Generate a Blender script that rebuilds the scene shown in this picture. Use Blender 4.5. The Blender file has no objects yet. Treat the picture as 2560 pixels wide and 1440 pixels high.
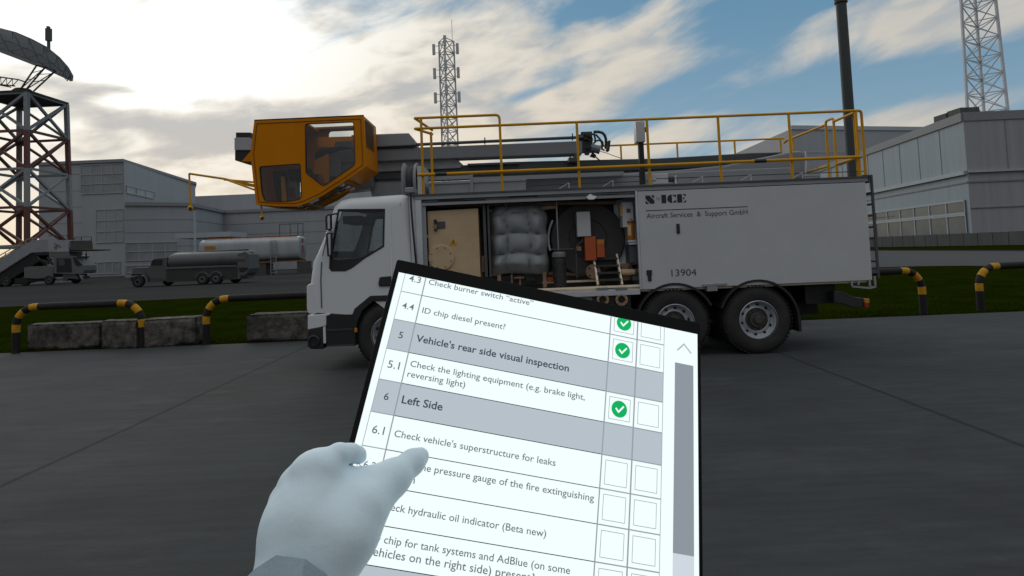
import bpy, bmesh, math, random
import numpy as np
from mathutils import Vector, Matrix
from mathutils.geometry import tessellate_polygon
random.seed(7)
C = bpy.context.scene.collection
scene = bpy.context.scene
R = math.radians

# ------------------------------------------------------------------ camera
CAM = Vector((0, 0, 1.74)); ROLL = .041; PITCH = math.atan(.0535); FPX = 1550.; CXP = 1280.; CYP = 547.
_f = Vector((0, math.cos(PITCH), math.sin(PITCH))); _u0 = Vector((0, -math.sin(PITCH), math.cos(PITCH))); _r0 = Vector((1, 0, 0))
_r = _r0*math.cos(ROLL) - _u0*math.sin(ROLL); _u = _u0*math.cos(ROLL) + _r0*math.sin(ROLL)
cd = bpy.data.cameras.new('camera'); cam = bpy.data.objects.new('camera', cd); C.objects.link(cam)
cd.sensor_width = 36; cd.lens = 36*FPX/2560; cd.shift_x = 0; cd.shift_y = -(720-CYP)/2560
cd.clip_start = .02; cd.clip_end = 4000
M = Matrix((_r, _u, -_f)).transposed().to_4x4(); M.translation = CAM
cam.matrix_world = M
scene.camera = cam

def ray(px, py): return _f + _r*((px-CXP)/FPX) - _u*((py-CYP)/FPX)
def P(px, py, Y):            # the point of the plane y=Y seen at that place of the photo
    d = ray(px, py); return CAM + d*(Y/d.y)
def G(px, py, z=0.):         # the same for the plane z
    d = ray(px, py); return CAM + d*((z-CAM.z)/d.z)
def XZ(px, py, Y):
    p = P(px, py, Y); return (p.x, p.z)

# ------------------------------------------------------------------ light and sky
SUN_AZ, SUN_EL = R(-30), R(24)
sdir = Vector((math.sin(SUN_AZ)*math.cos(SUN_EL), math.cos(SUN_AZ)*math.cos(SUN_EL), math.sin(SUN_EL)))
sl = bpy.data.lights.new('sun', 'SUN'); sl.energy = .5; sl.angle = R(40); sl.color = (1, .93, .84)
so = bpy.data.objects.new('sun', sl); C.objects.link(so)
so.rotation_euler = sdir.to_track_quat('Z', 'Y').to_euler()
vs = scene.view_settings; vs.view_transform = 'Standard'; vs.look = 'None'; vs.exposure = 0; vs.gamma = 1; vs.use_curve_mapping = False

def build_world():
    w = bpy.data.worlds.new('World'); scene.world = w; w.use_nodes = True
    nt = w.node_tree; N = nt.nodes; L = nt.links; N.clear()
    def nd(t, **k):
        n = N.new(t)
        for a, b in k.items(): setattr(n, a, b)
        return n
    def m(op, a, b=None, c=None, clamp=False):
        n = nd('ShaderNodeMath', operation=op, use_clamp=clamp)
        for i, v in enumerate((a, b, c)):
            if v is None: continue
            if isinstance(v, (int, float)): n.inputs[i].default_value = v
            else: L.new(v, n.inputs[i])
        return n.outputs[0]
    def mix(f, a, b, mode='MIX'):
        n = nd('ShaderNodeMix', data_type='RGBA', blend_type=mode)
        for s, v in ((n.inputs['Factor'], f), (n.inputs[6], a), (n.inputs[7], b)):
            if isinstance(v, (int, float)): s.default_value = v
            elif isinstance(v, tuple): s.default_value = (*v, 1)
            else: L.new(v, s)
        return n.outputs[2]
    def sm(v, lo, hi):
        n = nd('ShaderNodeMapRange', interpolation_type='SMOOTHSTEP')
        L.new(v, n.inputs[0]); n.inputs[1].default_value = lo; n.inputs[2].default_value = hi
        return n.outputs[0]
    tc = nd('ShaderNodeTexCoord'); sep = nd('ShaderNodeSeparateXYZ'); L.new(tc.outputs['Generated'], sep.inputs[0])
    x, y, z = sep.outputs
    az = m('MULTIPLY', m('ARCTAN2', x, y), 57.2958)          # degrees, right of +Y positive
    el = m('MULTIPLY', m('ARCSINE', z), 57.2958)
    sky = nd('ShaderNodeTexSky', sky_type='NISHITA', sun_disc=False, sun_elevation=SUN_EL, sun_rotation=SUN_AZ, air_density=1.0, dust_density=1.2, ozone_density=2.2)
    # cloud field: streaks that climb gently to the right
    def noise(rot, sx, sy, scale, detail=6, rough=.55, dist=.4, off=(0, 0)):
        c, s = math.cos(R(rot)), math.sin(R(rot))
        u = m('ADD', m('MULTIPLY', az, c*sx), m('MULTIPLY', el, s*sx))
        v = m('ADD', m('MULTIPLY', az, -s*sy), m('MULTIPLY', el, c*sy))
        cb = nd('ShaderNodeCombineXYZ'); L.new(m('ADD', u, off[0]), cb.inputs[0]); L.new(m('ADD', v, off[1]), cb.inputs[1])
        n = nd('ShaderNodeTexNoise'); L.new(cb.outputs[0], n.inputs['Vector']); n.inputs['Scale'].default_value = scale
        n.inputs['Detail'].default_value = detail; n.inputs['Roughness'].default_value = rough; n.inputs['Distortion'].default_value = dist
        return n.outputs['Fac']
    def blob(a0, e0, ra, re, rot=0):
        c, s = math.cos(R(rot)), math.sin(R(rot))
        da = m('SUBTRACT', az, a0); de = m('SUBTRACT', el, e0)
        u = m('DIVIDE', m('ADD', m('MULTIPLY', da, c), m('MULTIPLY', de, s)), ra)
        v = m('DIVIDE', m('ADD', m('MULTIPLY', da, -s), m('MULTIPLY', de, c)), re)
        return m('EXPONENT', m('MULTIPLY', m('ADD', m('MULTIPLY', u, u), m('MULTIPLY', v, v)), -1.))
    def add(*t):
        r = t[0]
        for q in t[1:]: r = m('ADD', r, q)
        return r
    def k(v, s): return m('MULTIPLY', v, s)
    def A(px, py):
        d = ray(px, py); d.normalize(); return math.degrees(math.atan2(d.x, d.y)), math.degrees(math.asin(d.z))
    def B(px, py, wx, wy, rot=0):        # blob at a photo place, radii in photo pixels
        a, e = A(px, py); return blob(a, e, wx*.032, wy*.032, rot)
    n1 = noise(14, .35, 1.0, .17, 7, .56, .9, (3.1, 7.7))
    n2 = noise(20, .22, 1.0, .34, 6, .6, .5, (11, 2))
    n3 = noise(8, .4, 1.0, .26, 6, .52, .5, (21, 14))
    cover = add(k(n1, 1.55), k(n2, .85), -.375,
        k(B(300, 150, 850, 420), .75), k(B(1250, 120, 380, 130, 10), .28), k(B(1640, 120, 250, 60, 14), .30),
        k(B(1380, 250, 260, 28, 20), .32), k(B(2300, 60, 330, 75, -6), .42), k(B(1780, 290, 330, 30, 12), .34),
        k(B(1150, 330, 330, 80, 6), .34), k(B(2300, 285, 300, 26, 4), .36), k(B(1560, 385, 240, 22, 10), .3), k(B(2000, 330, 160, 18, 14), .15),
        k(B(2250, 190, 420, 50), -.38), k(B(1480, 15, 130, 34, 16), -.62), k(B(1900, 60, 110, 70), -.6), k(B(1700, 215, 250, 32, 14), -.45),
        k(B(1950, 230, 240, 32, 8), -.4), k(B(1330, 232, 180, 14, 14), -.30), k(B(1080, 20, 110, 22, 10), -.2), k(B(1560, 320, 200, 16, 12), -.25))
    cov = sm(cover, .66, 1.28)
    # thick parts of the cloud, seen against the sun, are grey
    n4 = noise(10, .4, 1.2, .55, 4, .5, .5, (5, 31))
    thick = add(k(n3, 3.0), k(n4, 1.5), k(n1, .8), -2.65+.42, k(B(300, 290, 280, 46, -12), .45), k(B(560, 330, 260, 50, -6), .30), k(B(740, 270, 260, 38, 8), .50), k(B(280, 225, 110, 16, 2), .7),
        k(B(90, 35, 130, 35, -20), .5), k(B(420, 370, 420, 50, 0), .22), k(B(1060, 238, 170, 38, 4), .35), k(B(880, 20, 110, 22), .35), k(B(1350, 60, 300, 60, 12), .05),
        k(B(950, 330, 300, 25, 8), .25), k(B(2300, 90, 500, 150), .30), k(B(900, 190, 200, 22, 5), .3), k(B(250, 580, 700, 130), -.75), k(B(1050, 380, 300, 60), -.3), k(B(1250, 200, 150, 25, 5), .3),
        k(B(430, 130, 400, 125), -1.25), k(B(285, 262, 45, 20), -.7), k(B(600, 170, 230, 60), -.45), k(B(480, 245, 130, 20, -4), -.3), k(B(1500, 100, 300, 50, 14), -.2), k(B(1700, 270, 400, 60, 12), -.3))
    tk = sm(thick, .0, 1.1)
    # closeness to the hidden sun
    dt = nd('ShaderNodeVectorMath', operation='DOT_PRODUCT'); nv = nd('ShaderNodeVectorMath', operation='NORMALIZE')
    L.new(tc.outputs['Generated'], nv.inputs[0]); L.new(nv.outputs[0], dt.inputs[0]); dt.inputs[1].default_value = sdir
    ang = m('MULTIPLY', m('ARCCOSINE', m('MINIMUM', dt.outputs['Value'], .99999)), 57.2958)
    g1 = m('EXPONENT', m('MULTIPLY', m('POWER', m('DIVIDE', ang, 16.5), 2.), -1.))
    g2 = m('EXPONENT', m('MULTIPLY', ang, -1/32.))
    low = m('EXPONENT', m('MULTIPLY', m('MAXIMUM', el, 0.), -1/9.))
    g3 = m('EXPONENT', m('MULTIPLY', ang, -1/34.))
    warm = m('MULTIPLY', m('MULTIPLY', low, g3), 2.0, clamp=True)
    S = 10.0        # the background strength is 0.1
    bright = mix(g2, tuple(S*v for v in (.47, .47, .455)), tuple(S*v for v in (1.08, 1.0, .86)))
    bright = mix(warm, bright, tuple(S*v for v in (.98, .74, .45)))
    bright = mix(m('MULTIPLY', g1, 1.25, clamp=True), bright, tuple(S*v for v in (1.12, 1.16, 1.15)))
    cream = m('MULTIPLY', m('MULTIPLY', tk, m('SUBTRACT', 1.15, tk)), m('MULTIPLY', g2, 2.3), clamp=True)
    bright = mix(m('MULTIPLY', cream, .75), bright, tuple(S*v for v in (.93, .80, .58)))
    grey = mix(g2, tuple(S*v for v in (.34, .40, .45)), tuple(S*v for v in (.41, .445, .485)))
    grey = mix(warm, grey, tuple(S*v for v in (.62, .52, .43)))
    cloud = mix(m('MULTIPLY', tk, .84), bright, grey)
    blue = mix(.86, sky.outputs[0], mix(sm(el, -4, 26), tuple(S*v for v in (.30, .42, .50)), tuple(S*v for v in (.100, .255, .395))))
    col = mix(cov, blue, cloud)
    # the sky behind the viewer, away from the sun, is a duller overcast
    back = sm(y, .25, -.45)
    col = mix(back, col, mix(sm(z, 0., .9), tuple(S*v for v in (.26, .265, .27)), tuple(S*v for v in (.55, .57, .59))))
    zen = sm(z, .45, .75)
    col = mix(m('MULTIPLY', zen, .8), col, tuple(S*v for v in (.80, .83, .85)))
    bg = nd('ShaderNodeBackground'); bg.inputs['Strength'].default_value = 1/S; L.new(col, bg.inputs['Color'])
    out = nd('ShaderNodeOutputWorld'); L.new(bg.outputs[0], out.inputs[0])
build_world()
# ------------------------------------------------------------------ materials
def lin(c): 
    f = lambda v: v/12.92 if v <= .04045 else ((v+.055)/1.055)**2.4
    return tuple(f(v/255.) for v in c)
MATS = {}
def mat(name, col, rough=.5, metal=0., var=.12, scale=3., bump=0., bscale=40., stretch=(1, 1, 1), dirt=None, dscale=1.2, damt=.5, alpha=1., coord='Object', emit=0., spec=.5):
    if name in MATS: return MATS[name]
    mt = bpy.data.materials.new(name); mt.use_nodes = True; nt = mt.node_tree; N = nt.nodes; L = nt.links
    b = N['Principled BSDF']; b.inputs['Roughness'].default_value = rough; b.inputs['Metallic'].default_value = metal; b.inputs['Specular IOR Level'].default_value = spec
    tc = N.new('ShaderNodeTexCoord'); mp = N.new('ShaderNodeMapping'); mp.inputs['Scale'].default_value = stretch
    L.new(tc.outputs[coord], mp.inputs[0])
    n = N.new('ShaderNodeTexNoise'); n.inputs['Scale'].default_value = scale; n.inputs['Detail'].default_value = 5; n.inputs['Roughness'].default_value = .6
    L.new(mp.outputs[0], n.inputs['Vector'])
    mr = N.new('ShaderNodeMapRange'); mr.inputs[1].default_value = .3; mr.inputs[2].default_value = .7
    mr.inputs[3].default_value = 1-var; mr.inputs[4].default_value = 1+var; L.new(n.outputs['Fac'], mr.inputs[0])
    mx = N.new('ShaderNodeVectorMath'); mx.operation = 'SCALE'; mx.inputs[0].default_value = col; L.new(mr.outputs[0], mx.inputs['Scale'])
    src = mx.outputs[0]
    if dirt is not None:
        n2 = N.new('ShaderNodeTexNoise'); n2.inputs['Scale'].default_value = dscale; n2.inputs['Detail'].default_value = 8; n2.inputs['Roughness'].default_value = .7
        L.new(mp.outputs[0], n2.inputs['Vector'])
        m2 = N.new('ShaderNodeMapRange'); m2.inputs[1].default_value = .45; m2.inputs[2].default_value = .75; m2.inputs[3].default_value = 0; m2.inputs[4].default_value = damt
        L.new(n2.outputs['Fac'], m2.inputs[0])
        mm = N.new('ShaderNodeMix'); mm.data_type = 'RGBA'; L.new(m2.outputs[0], mm.inputs['Factor']); L.new(src, mm.inputs[6]); mm.inputs[7].default_value = (*dirt, 1)
        src = mm.outputs[2]
    L.new(src, b.inputs['Base Color'])
    if bump:
        n3 = N.new('ShaderNodeTexNoise'); n3.inputs['Scale'].default_value = bscale; n3.inputs['Detail'].default_value = 6; L.new(mp.outputs[0], n3.inputs['Vector'])
        bp = N.new('ShaderNodeBump'); bp.inputs['Strength'].default_value = bump; bp.inputs['Distance'].default_value = .02
        L.new(n3.outputs['Fac'], bp.inputs['Height']); L.new(bp.outputs[0], b.inputs['Normal'])
    if emit:
        L.new(src, b.inputs['Emission Color']); b.inputs['Emission Strength'].default_value = emit
    MATS[name] = mt; return mt
def glass(name, col, amt):
    """thin window glass: mostly see-through, a little tinted, with a sheen"""
    mt = bpy.data.materials.new(name); mt.use_nodes = True; nt = mt.node_tree; N = nt.nodes; L = nt.links; N.clear()
    t = N.new('ShaderNodeBsdfTransparent'); t.inputs[0].default_value = (*col, 1)
    g = N.new('ShaderNodeBsdfGlossy'); g.inputs['Roughness'].default_value = .05; g.inputs[0].default_value = (.8, .85, .9, 1)
    lw = N.new('ShaderNodeLayerWeight'); lw.inputs[0].default_value = .35
    mm = N.new('ShaderNodeMath'); mm.operation = 'MULTIPLY_ADD'; mm.inputs[1].default_value = .35; mm.inputs[2].default_value = amt
    L.new(lw.outputs['Fresnel'], mm.inputs[0])
    mx = N.new('ShaderNodeMixShader'); L.new(mm.outputs[0], mx.inputs[0]); L.new(t.outputs[0], mx.inputs[1]); L.new(g.outputs[0], mx.inputs[2])
    o = N.new('ShaderNodeOutputMaterial'); L.new(mx.outputs[0], o.inputs[0]); MATS[name] = mt; return mt

white = mat('white_paint', (.465, .475, .49), .38, var=.03, dirt=(.30, .30, .30), dscale=.9, damt=.18)
cabwhite = mat('cab_white', (.60, .62, .64), .3, var=.02, dirt=(.42, .42, .42), dscale=1.5, damt=.15)
greypaint = mat('grey_paint', (.25, .265, .28), .5, var=.06, dirt=(.09, .09, .09), damt=.3)
boomgrey = mat('boom_grey', (.17, .18, .195), .45, var=.04, dirt=(.08, .08, .08), damt=.2)
darkgrey = mat('dark_grey', (.06, .063, .066), .55, var=.1)
black = mat('black_plastic', (.012, .012, .013), .5, var=.2)
rubber = mat('rubber', (.022, .021, .020), .85, var=.25, scale=6, bump=.2)
chassis = mat('chassis_black', (.008, .008, .009), .6)
steel = mat('rim_steel', (.46, .49, .53), .38, metal=.35, var=.12, scale=9, dirt=(.14, .13, .12), damt=.5)
hubm = mat('hub_dark', (.05, .046, .042), .6, var=.3, scale=14)
yellow = mat('yellow_rail', (.62, .30, .006), .45, spec=.15, var=.08, scale=5, dirt=(.2, .1, .02), damt=.25)
orange = mat('cage_orange', (.56, .185, .0), .42, spec=.08, var=.05, dirt=(.22, .09, .01), damt=.25)
beige = mat('beige_paint', (.52, .38, .24), .55, spec=.2, var=.07, dirt=(.2, .14, .09), damt=.35)
tan = mat('tan_light', (.85, .72, .55), .5, var=.08)
orangered = mat('orange_red', (.42, .075, .012), .5, var=.1)
redlens = mat('red_lens', (.25, .03, .01), .25)
amber = mat('amber_lens', (.5, .2, .015), .25)
alu = mat('aluminium', (.55, .57, .6), .35, metal=.5, var=.1)
drumblack = mat('reel_black', (.035, .034, .033), .6, var=.25, scale=8)
quilt = mat('quilted_fabric', (.245, .26, .27), .9, var=.1, scale=6, bump=.25, bscale=60)
brass = mat('brass', (.42, .27, .15), .45, metal=.5, var=.2, scale=20)
brown = mat('brown_metal', (.22, .13, .085), .6, var=.2, scale=10)
paleblue = mat('pale_lining', (.5, .58, .62), .5, var=.06)
inkblack = mat('ink_black', (.012, .012, .012), .6, var=.1)
inkgrey = mat('ink_grey', (.035, .036, .038), .6, var=.1)
tint = glass('window_glass', (.86, .89, .9), .02)

# ------------------------------------------------------------------ mesh builder
class MB:
    def __init__(s): s.v = []; s.f = []; s.m = []; s.mi = 0
    def add(s, vs, fs):
        o = len(s.v); s.v += [tuple(v) for v in vs]; s.f += [tuple(o+i for i in f) for f in fs]; s.m += [s.mi]*len(fs); return s
    def box(s, x0, x1, y0, y1, z0, z1):
        vs = [(x, y, z) for x in (x0, x1) for y in (y0, y1) for z in (z0, z1)]
        return s.add(vs, [(0, 1, 3, 2), (4, 6, 7, 5), (0, 4, 5, 1), (2, 3, 7, 6), (0, 2, 6, 4), (1, 5, 7, 3)])
    def bar(s, p, q, w, h=None, up=(0, 0, 1)):
        h = h or w; p = Vector(p); q = Vector(q); d = (q-p).normalized(); up = Vector(up)
        if abs(d.dot(up)) > .98: up = Vector((1, 0, 0))
        a = d.cross(up).normalized()*w/2; b = a.cross(d).normalized()*h/2
        vs = [o+i*a+j*b for o in (p, q) for i, j in ((-1, -1), (1, -1), (1, 1), (-1, 1))]
        return s.add(vs, [(3, 2, 1, 0), (4, 5, 6, 7), (0, 1, 5, 4), (1, 2, 6, 5), (2, 3, 7, 6), (3, 0, 4, 7)])
    def tube(s, pts, r, n=8, cap=True, r2=None):
        pts = [Vector(p) for p in pts]; rings = []
        prev = None
        for i, p in enumerate(pts):
            if i == 0: d = pts[1]-p
            elif i == len(pts)-1: d = p-pts[i-1]
            else: d = (pts[i+1]-p).normalized()+(p-pts[i-1]).normalized()
            d.normalize()
            if prev is None:
                a = d.cross(Vector((0, 0, 1)))
                if a.length < .05: a = d.cross(Vector((1, 0, 0)))
            else: a = prev-d*prev.dot(d)
            a.normalize(); prev = a; b = d.cross(a)
            rr = r if r2 is None else r+(r2-r)*i/(len(pts)-1)
            rings.append([p+(a*math.cos(t)+b*math.sin(t))*rr for t in [2*math.pi*k/n for k in range(n)]])
        vs = [v for g in rings for v in g]; fs = []
        for i in range(len(pts)-1):
            for k in range(n): fs.append((i*n+k, i*n+(k+1) % n, (i+1)*n+(k+1) % n, (i+1)*n+k))
        if cap: fs.append(tuple(range(n-1, -1, -1))); fs.append(tuple((len(pts)-1)*n+k for k in range(n)))
        return s.add(vs, fs)
    def prism(s, poly, a0, a1, axis='Y', holes=()):
        loops = [list(poly)]+[list(h) for h in holes]
        def p3(q, t):
            return (q[0], t, q[1]) if axis == 'Y' else ((t, q[0], q[1]) if axis == 'X' else (q[0], q[1], t))
        flat = [q for l in loops for q in l]; n = len(flat)
        if holes: tri = tessellate_polygon([[Vector((q[0], q[1], 0)) for q in l] for l in loops])
        else: tri = [tuple(range(n))]
        vs = [p3(q, a0) for q in flat]+[p3(q, a1) for q in flat]
        fs = [tuple(t) for t in tri]+[tuple(n+i for i in reversed(t)) for t in tri]
        o = 0
        for l in loops:
            k = len(l)
            for i in range(k): fs.append((o+i, o+(i+1) % k, n+o+(i+1) % k, n+o+i))
            o += k
        return s.add(vs, fs)
    def lathe(s, prof, org, axis='Y', n=40, closed=False, caps=True):
        """prof: (radius, distance along the axis)"""
        org = Vector(org); vs = []; fs = []
        for r, a in prof:
            for k in range(n):
                t = 2*math.pi*k/n; c, q = r*math.cos(t), r*math.sin(t)
                vs.append(org+Vector({'Y': (c, a, q), 'X': (a, c, q), 'Z': (c, q, a)}[axis]))
        m = len(prof)
        for i in range(m-1 if not closed else m):
            j = (i+1) % m
            for k in range(n): fs.append((i*n+k, i*n+(k+1) % n, j*n+(k+1) % n, j*n+k))
        if not closed and caps: fs.append(tuple(range(n))); fs.append(tuple((m-1)*n+k for k in reversed(range(n))))
        return s.add(vs, fs)
    def build(s, name, m, parent=None, smooth=False, bevel=0., seg=2, angle=35):
        me = bpy.data.meshes.new(name)
        off = Vector(parent['_o']) if parent is not None and '_o' in parent else Vector((0, 0, 0))
        me.from_pydata([tuple(Vector(v)-off) for v in s.v], [], s.f)
        ms = m if isinstance(m, (list, tuple)) else [m]
        for q in ms: me.materials.append(q)
        for p, i in zip(me.polygons, s.m): p.material_index = min(i, len(ms)-1)
        bm = bmesh.new(); bm.from_mesh(me); bmesh.ops.remove_doubles(bm, verts=bm.verts, dist=1e-5)
        bmesh.ops.recalc_face_normals(bm, faces=bm.faces); bm.to_mesh(me); bm.free()
        o = bpy.data.objects.new(name, me); C.objects.link(o)
        if parent is not None: o.parent = parent; o['_o'] = tuple(off)
        if bevel:
            b = o.modifiers.new('bevel', 'BEVEL'); b.width = bevel; b.segments = seg; b.limit_method = 'ANGLE'; b.angle_limit = R(angle)
        if smooth or bevel:
            me.shade_smooth() if smooth else None
            if smooth:
                me.set_sharp_from_angle(angle=R(angle))
        return o
def thing(name, label, cat, loc=(0, 0, 0), group=None):
    o = bpy.data.objects.new(name, None); C.objects.link(o); o.location = loc; o.empty_display_size = .1
    o['label'] = label; o['category'] = cat; o['_o'] = tuple(loc)
    if group: o['group'] = group
    return o
def tag(o, label, cat, group=None):
    o['label'] = label; o['category'] = cat
    if group: o['group'] = group
    return o
def struct(o, kind='structure'): o['kind'] = kind; return o
def rect(x0, z0, x1, z1): return [(x0, z0), (x1, z0), (x1, z1), (x0, z1)]
def rounded(pts, rad, n=4):
    out = []; k = len(pts)
    for i in range(k):
        p = Vector(pts[i]).to_2d(); a = Vector(pts[i-1]).to_2d()-p; b = Vector(pts[(i+1) % k]).to_2d()-p
        r = rad[i] if isinstance(rad, (list, tuple)) else rad; r = min(r, a.length*.45, b.length*.45)
        A = p+a.normalized()*r; B = p+b.normalized()*r
        for t in range(n+1):
            t /= n; q = A*(1-t)**2+p*2*t*(1-t)+B*t*t; out.append((q.x, q.y))
    return out
def inset(poly, d):
    """shrink a polygon by d (either winding)"""
    k = len(poly); ar = sum(poly[i][0]*poly[(i+1) % k][1]-poly[(i+1) % k][0]*poly[i][1] for i in range(k)); sg = 1 if ar > 0 else -1
    out = []
    for i in range(k):
        p = Vector(poly[i]).to_2d(); e1 = (p-Vector(poly[i-1]).to_2d()).normalized(); e2 = (Vector(poly[(i+1) % k]).to_2d()-p).normalized()
        n = Vector((-(e1.y+e2.y), e1.x+e2.x))*sg
        if n.length < 1e-6: n = Vector((-e1.y, e1.x))*sg
        n.normalize(); c = max(.4, n.dot(Vector((-e1.y, e1.x))*sg)); q = p+n*d/c; out.append((q.x, q.y))
    return out
FONT = {}
def text_mesh(body, size, bold=0., align='LEFT', spacing=1.):
    cu = bpy.data.curves.new('t', 'FONT'); cu.body = body; cu.size = size; cu.offset = bold; cu.align_x = align; cu.space_character = spacing
    cu.resolution_u = 3
    o = bpy.data.objects.new('t', cu); C.objects.link(o); bpy.context.view_layer.update()
    dg = bpy.context.evaluated_depsgraph_get(); me = bpy.data.meshes.new_from_object(o.evaluated_get(dg))
    vs = [tuple(v.co) for v in me.vertices]; fs = [tuple(p.vertices) for p in me.polygons]
    bpy.data.objects.remove(o); bpy.data.curves.remove(cu); bpy.data.meshes.remove(me); return vs, fs
# ------------------------------------------------------------------ the ground
def concrete_mat():
    mt = mat('apron_concrete', (.050, .0545, .0555), .9, var=.16, scale=.35, bump=.25, bscale=30, stretch=(.8, 1.3, 1), dirt=(.034, .031, .029), dscale=.6, damt=.55)
    nt = mt.node_tree; N = nt.nodes; L = nt.links; b = N['Principled BSDF']; b.inputs['Specular IOR Level'].default_value = .15
    src = b.inputs['Base Color'].links[0].from_socket
    geo = N.new('ShaderNodeNewGeometry'); sp = N.new('ShaderNodeSeparateXYZ')
    wn = N.new('ShaderNodeTexNoise'); wn.inputs['Scale'].default_value = 1.2; wn.inputs['Detail'].default_value = 4
    L.new(geo.outputs['Position'], wn.inputs['Vector']); L.new(geo.outputs['Position'], sp.inputs[0])
    # fine brushed streaks across the slabs
    mp = N.new('ShaderNodeMapping'); mp.inputs['Scale'].default_value = (1.1, 10, 1); L.new(geo.outputs['Position'], mp.inputs[0])
    sn = N.new('ShaderNodeTexNoise'); sn.inputs['Scale'].default_value = 1.; sn.inputs['Detail'].default_value = 4; L.new(mp.outputs[0], sn.inputs['Vector'])
    sr = N.new('ShaderNodeMapRange'); sr.inputs[1].default_value = .3; sr.inputs[2].default_value = .7; sr.inputs[3].default_value = .88; sr.inputs[4].default_value = 1.10; L.new(sn.outputs['Fac'], sr.inputs[0])
    vs_ = N.new('ShaderNodeVectorMath'); vs_.operation = 'SCALE'; L.new(src, vs_.inputs[0]); L.new(sr.outputs[0], vs_.inputs['Scale']); src = vs_.outputs[0]
    # worn pale scuffs and reddish grime, unevenly scattered
    for sc_, st_, lo_, hi_, am_, cc_ in ((.9, (.5, 1.6, 1), .53, .70, .5, (.085, .09, .094)), (1.7, (.7, 1.3, 1), .56, .70, .5, (.038, .031, .028)), (6., (1, 2, 1), .66, .74, .5, (.025, .026, .027))):
        m2_ = N.new('ShaderNodeMapping'); m2_.inputs['Scale'].default_value = st_; m2_.inputs['Location'].default_value = (sc_*3, sc_*7, 0); L.new(geo.outputs['Position'], m2_.inputs[0])
        q2 = N.new('ShaderNodeTexNoise'); q2.inputs['Scale'].default_value = sc_; q2.inputs['Detail'].default_value = 9; q2.inputs['Roughness'].default_value = .72; L.new(m2_.outputs[0], q2.inputs['Vector'])
        r2 = N.new('ShaderNodeMapRange'); r2.inputs[1].default_value = lo_; r2.inputs[2].default_value = hi_; r2.inputs[3].default_value = 0; r2.inputs[4].default_value = am_; L.new(q2.outputs['Fac'], r2.inputs[0])
        x2 = N.new('ShaderNodeMix'); x2.data_type = 'RGBA'; L.new(r2.outputs[0], x2.inputs['Factor']); L.new(src, x2.inputs[6]); x2.inputs[7].default_value = (*cc_, 1); src = x2.outputs[2]
    def joint(axis, off, per):
        a = N.new('ShaderNodeMath'); a.operation = 'MULTIPLY_ADD'; L.new(wn.outputs['Fac'], a.inputs[0]); a.inputs[1].default_value = .05; L.new(sp.outputs[axis], a.inputs[2])
        q = N.new('ShaderNodeMath'); q.operation = 'SUBTRACT'; L.new(a.outputs[0], q.inputs[0]); q.inputs[1].default_value = off+.025-per/2
        p = N.new('ShaderNodeMath'); p.operation = 'PINGPONG'; L.new(q.outputs[0], p.inputs[0]); p.inputs[1].default_value = per/2
        g = N.new('ShaderNodeMapRange'); g.interpolation_type = 'SMOOTHSTEP'; g.inputs[1].default_value = per/2-.045; g.inputs[2].default_value = per/2-.008; L.new(p.outputs[0], g.inputs[0]); return g.outputs[0]
    j = N.new('ShaderNodeMath'); j.operation = 'MAXIMUM'; L.new(joint(0, -4.25, 8.31), j.inputs[0]); j.inputs[1].default_value = 0
    jf = N.new('ShaderNodeMath'); jf.operation = 'MULTIPLY'; L.new(j.outputs[0], jf.inputs[0]); jf.inputs[1].default_value = .6
    mm = N.new('ShaderNodeMix'); mm.data_type = 'RGBA'; L.new(jf.outputs[0], mm.inputs['Factor']); L.new(src, mm.inputs[6]); mm.inputs[7].default_value = (.012, .013, .014, 1)
    L.new(mm.outputs[2], b.inputs['Base Color'])
    return mt
def sheet(name, poly, z, m):
    b = MB(); b.add([(x, y, z) for x, y in poly], [tuple(range(len(poly)))]); return struct(b.build(name, m))
conc = concrete_mat()
farc = mat('far_concrete', (.048, .048, .047), .85, var=.12, scale=.08, stretch=(.3, 1.5, 1), dirt=(.028, .027, .026), dscale=.05, damt=.5)
grassm = mat('grass_green', (.0105, .0165, .0008), .9, var=.25, scale=.8, bump=.5, bscale=14)
for q_ in (farc, grassm): q_.node_tree.nodes['Principled BSDF'].inputs['Specular IOR Level'].default_value = 0.
asph = mat('road_asphalt', (.028, .028, .028), .85, var=.15, scale=.3, dirt=(.045, .042, .04), dscale=.1, damt=.3)
rust = mat('road_line', (.085, .045, .022), .85, var=.3, scale=.5)
sheet('ground', [(-1500, -600), (1500, -600), (1500, 3000), (-1500, 3000)], 0, farc)
sheet('apron', [(-160, -60), (160, -60), (160, 13.55), (-160, 13.55)], .004, conc)
gp = [(-170, 13.55), (40, 13.55)] + [(26.5, 24), (25.6, 30.5), (24.6, 33.2), (22.8, 34.9), (20.0, 35.6)] + [(-11, 33.0), (-170, 22)]
gp = [(-170, 13.552), (27.2, 13.552), (26.3, 24), (25.2, 30.5), (24.3, 33.6), (22.6, 35.2), (19.5, 35.9), (10, 34.8), (-11.3, 33.2), (-26.3, 31.8), (-170, 18)]
sheet('grass', gp, .008, grassm)
rp = [(27.2, 13.552), (26.3, 24), (25.2, 30.5), (24.3, 33.6), (22.6, 35.2), (19.5, 35.9), (19.5, 200), (46, 200), (46, 79), (43.5, 52), (42, 13.552)]
sheet('road', rp, .004, asph)
sheet('road_line', [(33, 14), (33.35, 14), (34.6, 48), (38.5, 190), (38.0, 190), (34.2, 48)], .008, rust)
sheet('kerb_strip', [(42, 13.552), (43.5, 52), (46, 79), (46, 200), (48.5, 200), (48.2, 79), (45.6, 52), (44.1, 13.552)], .008, farc)
sheet('grass_strip', [(44.1, 13.552), (45.6, 52), (48.2, 79), (48.5, 200), (75, 200), (75, 13.552)], .012, grassm)

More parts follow.
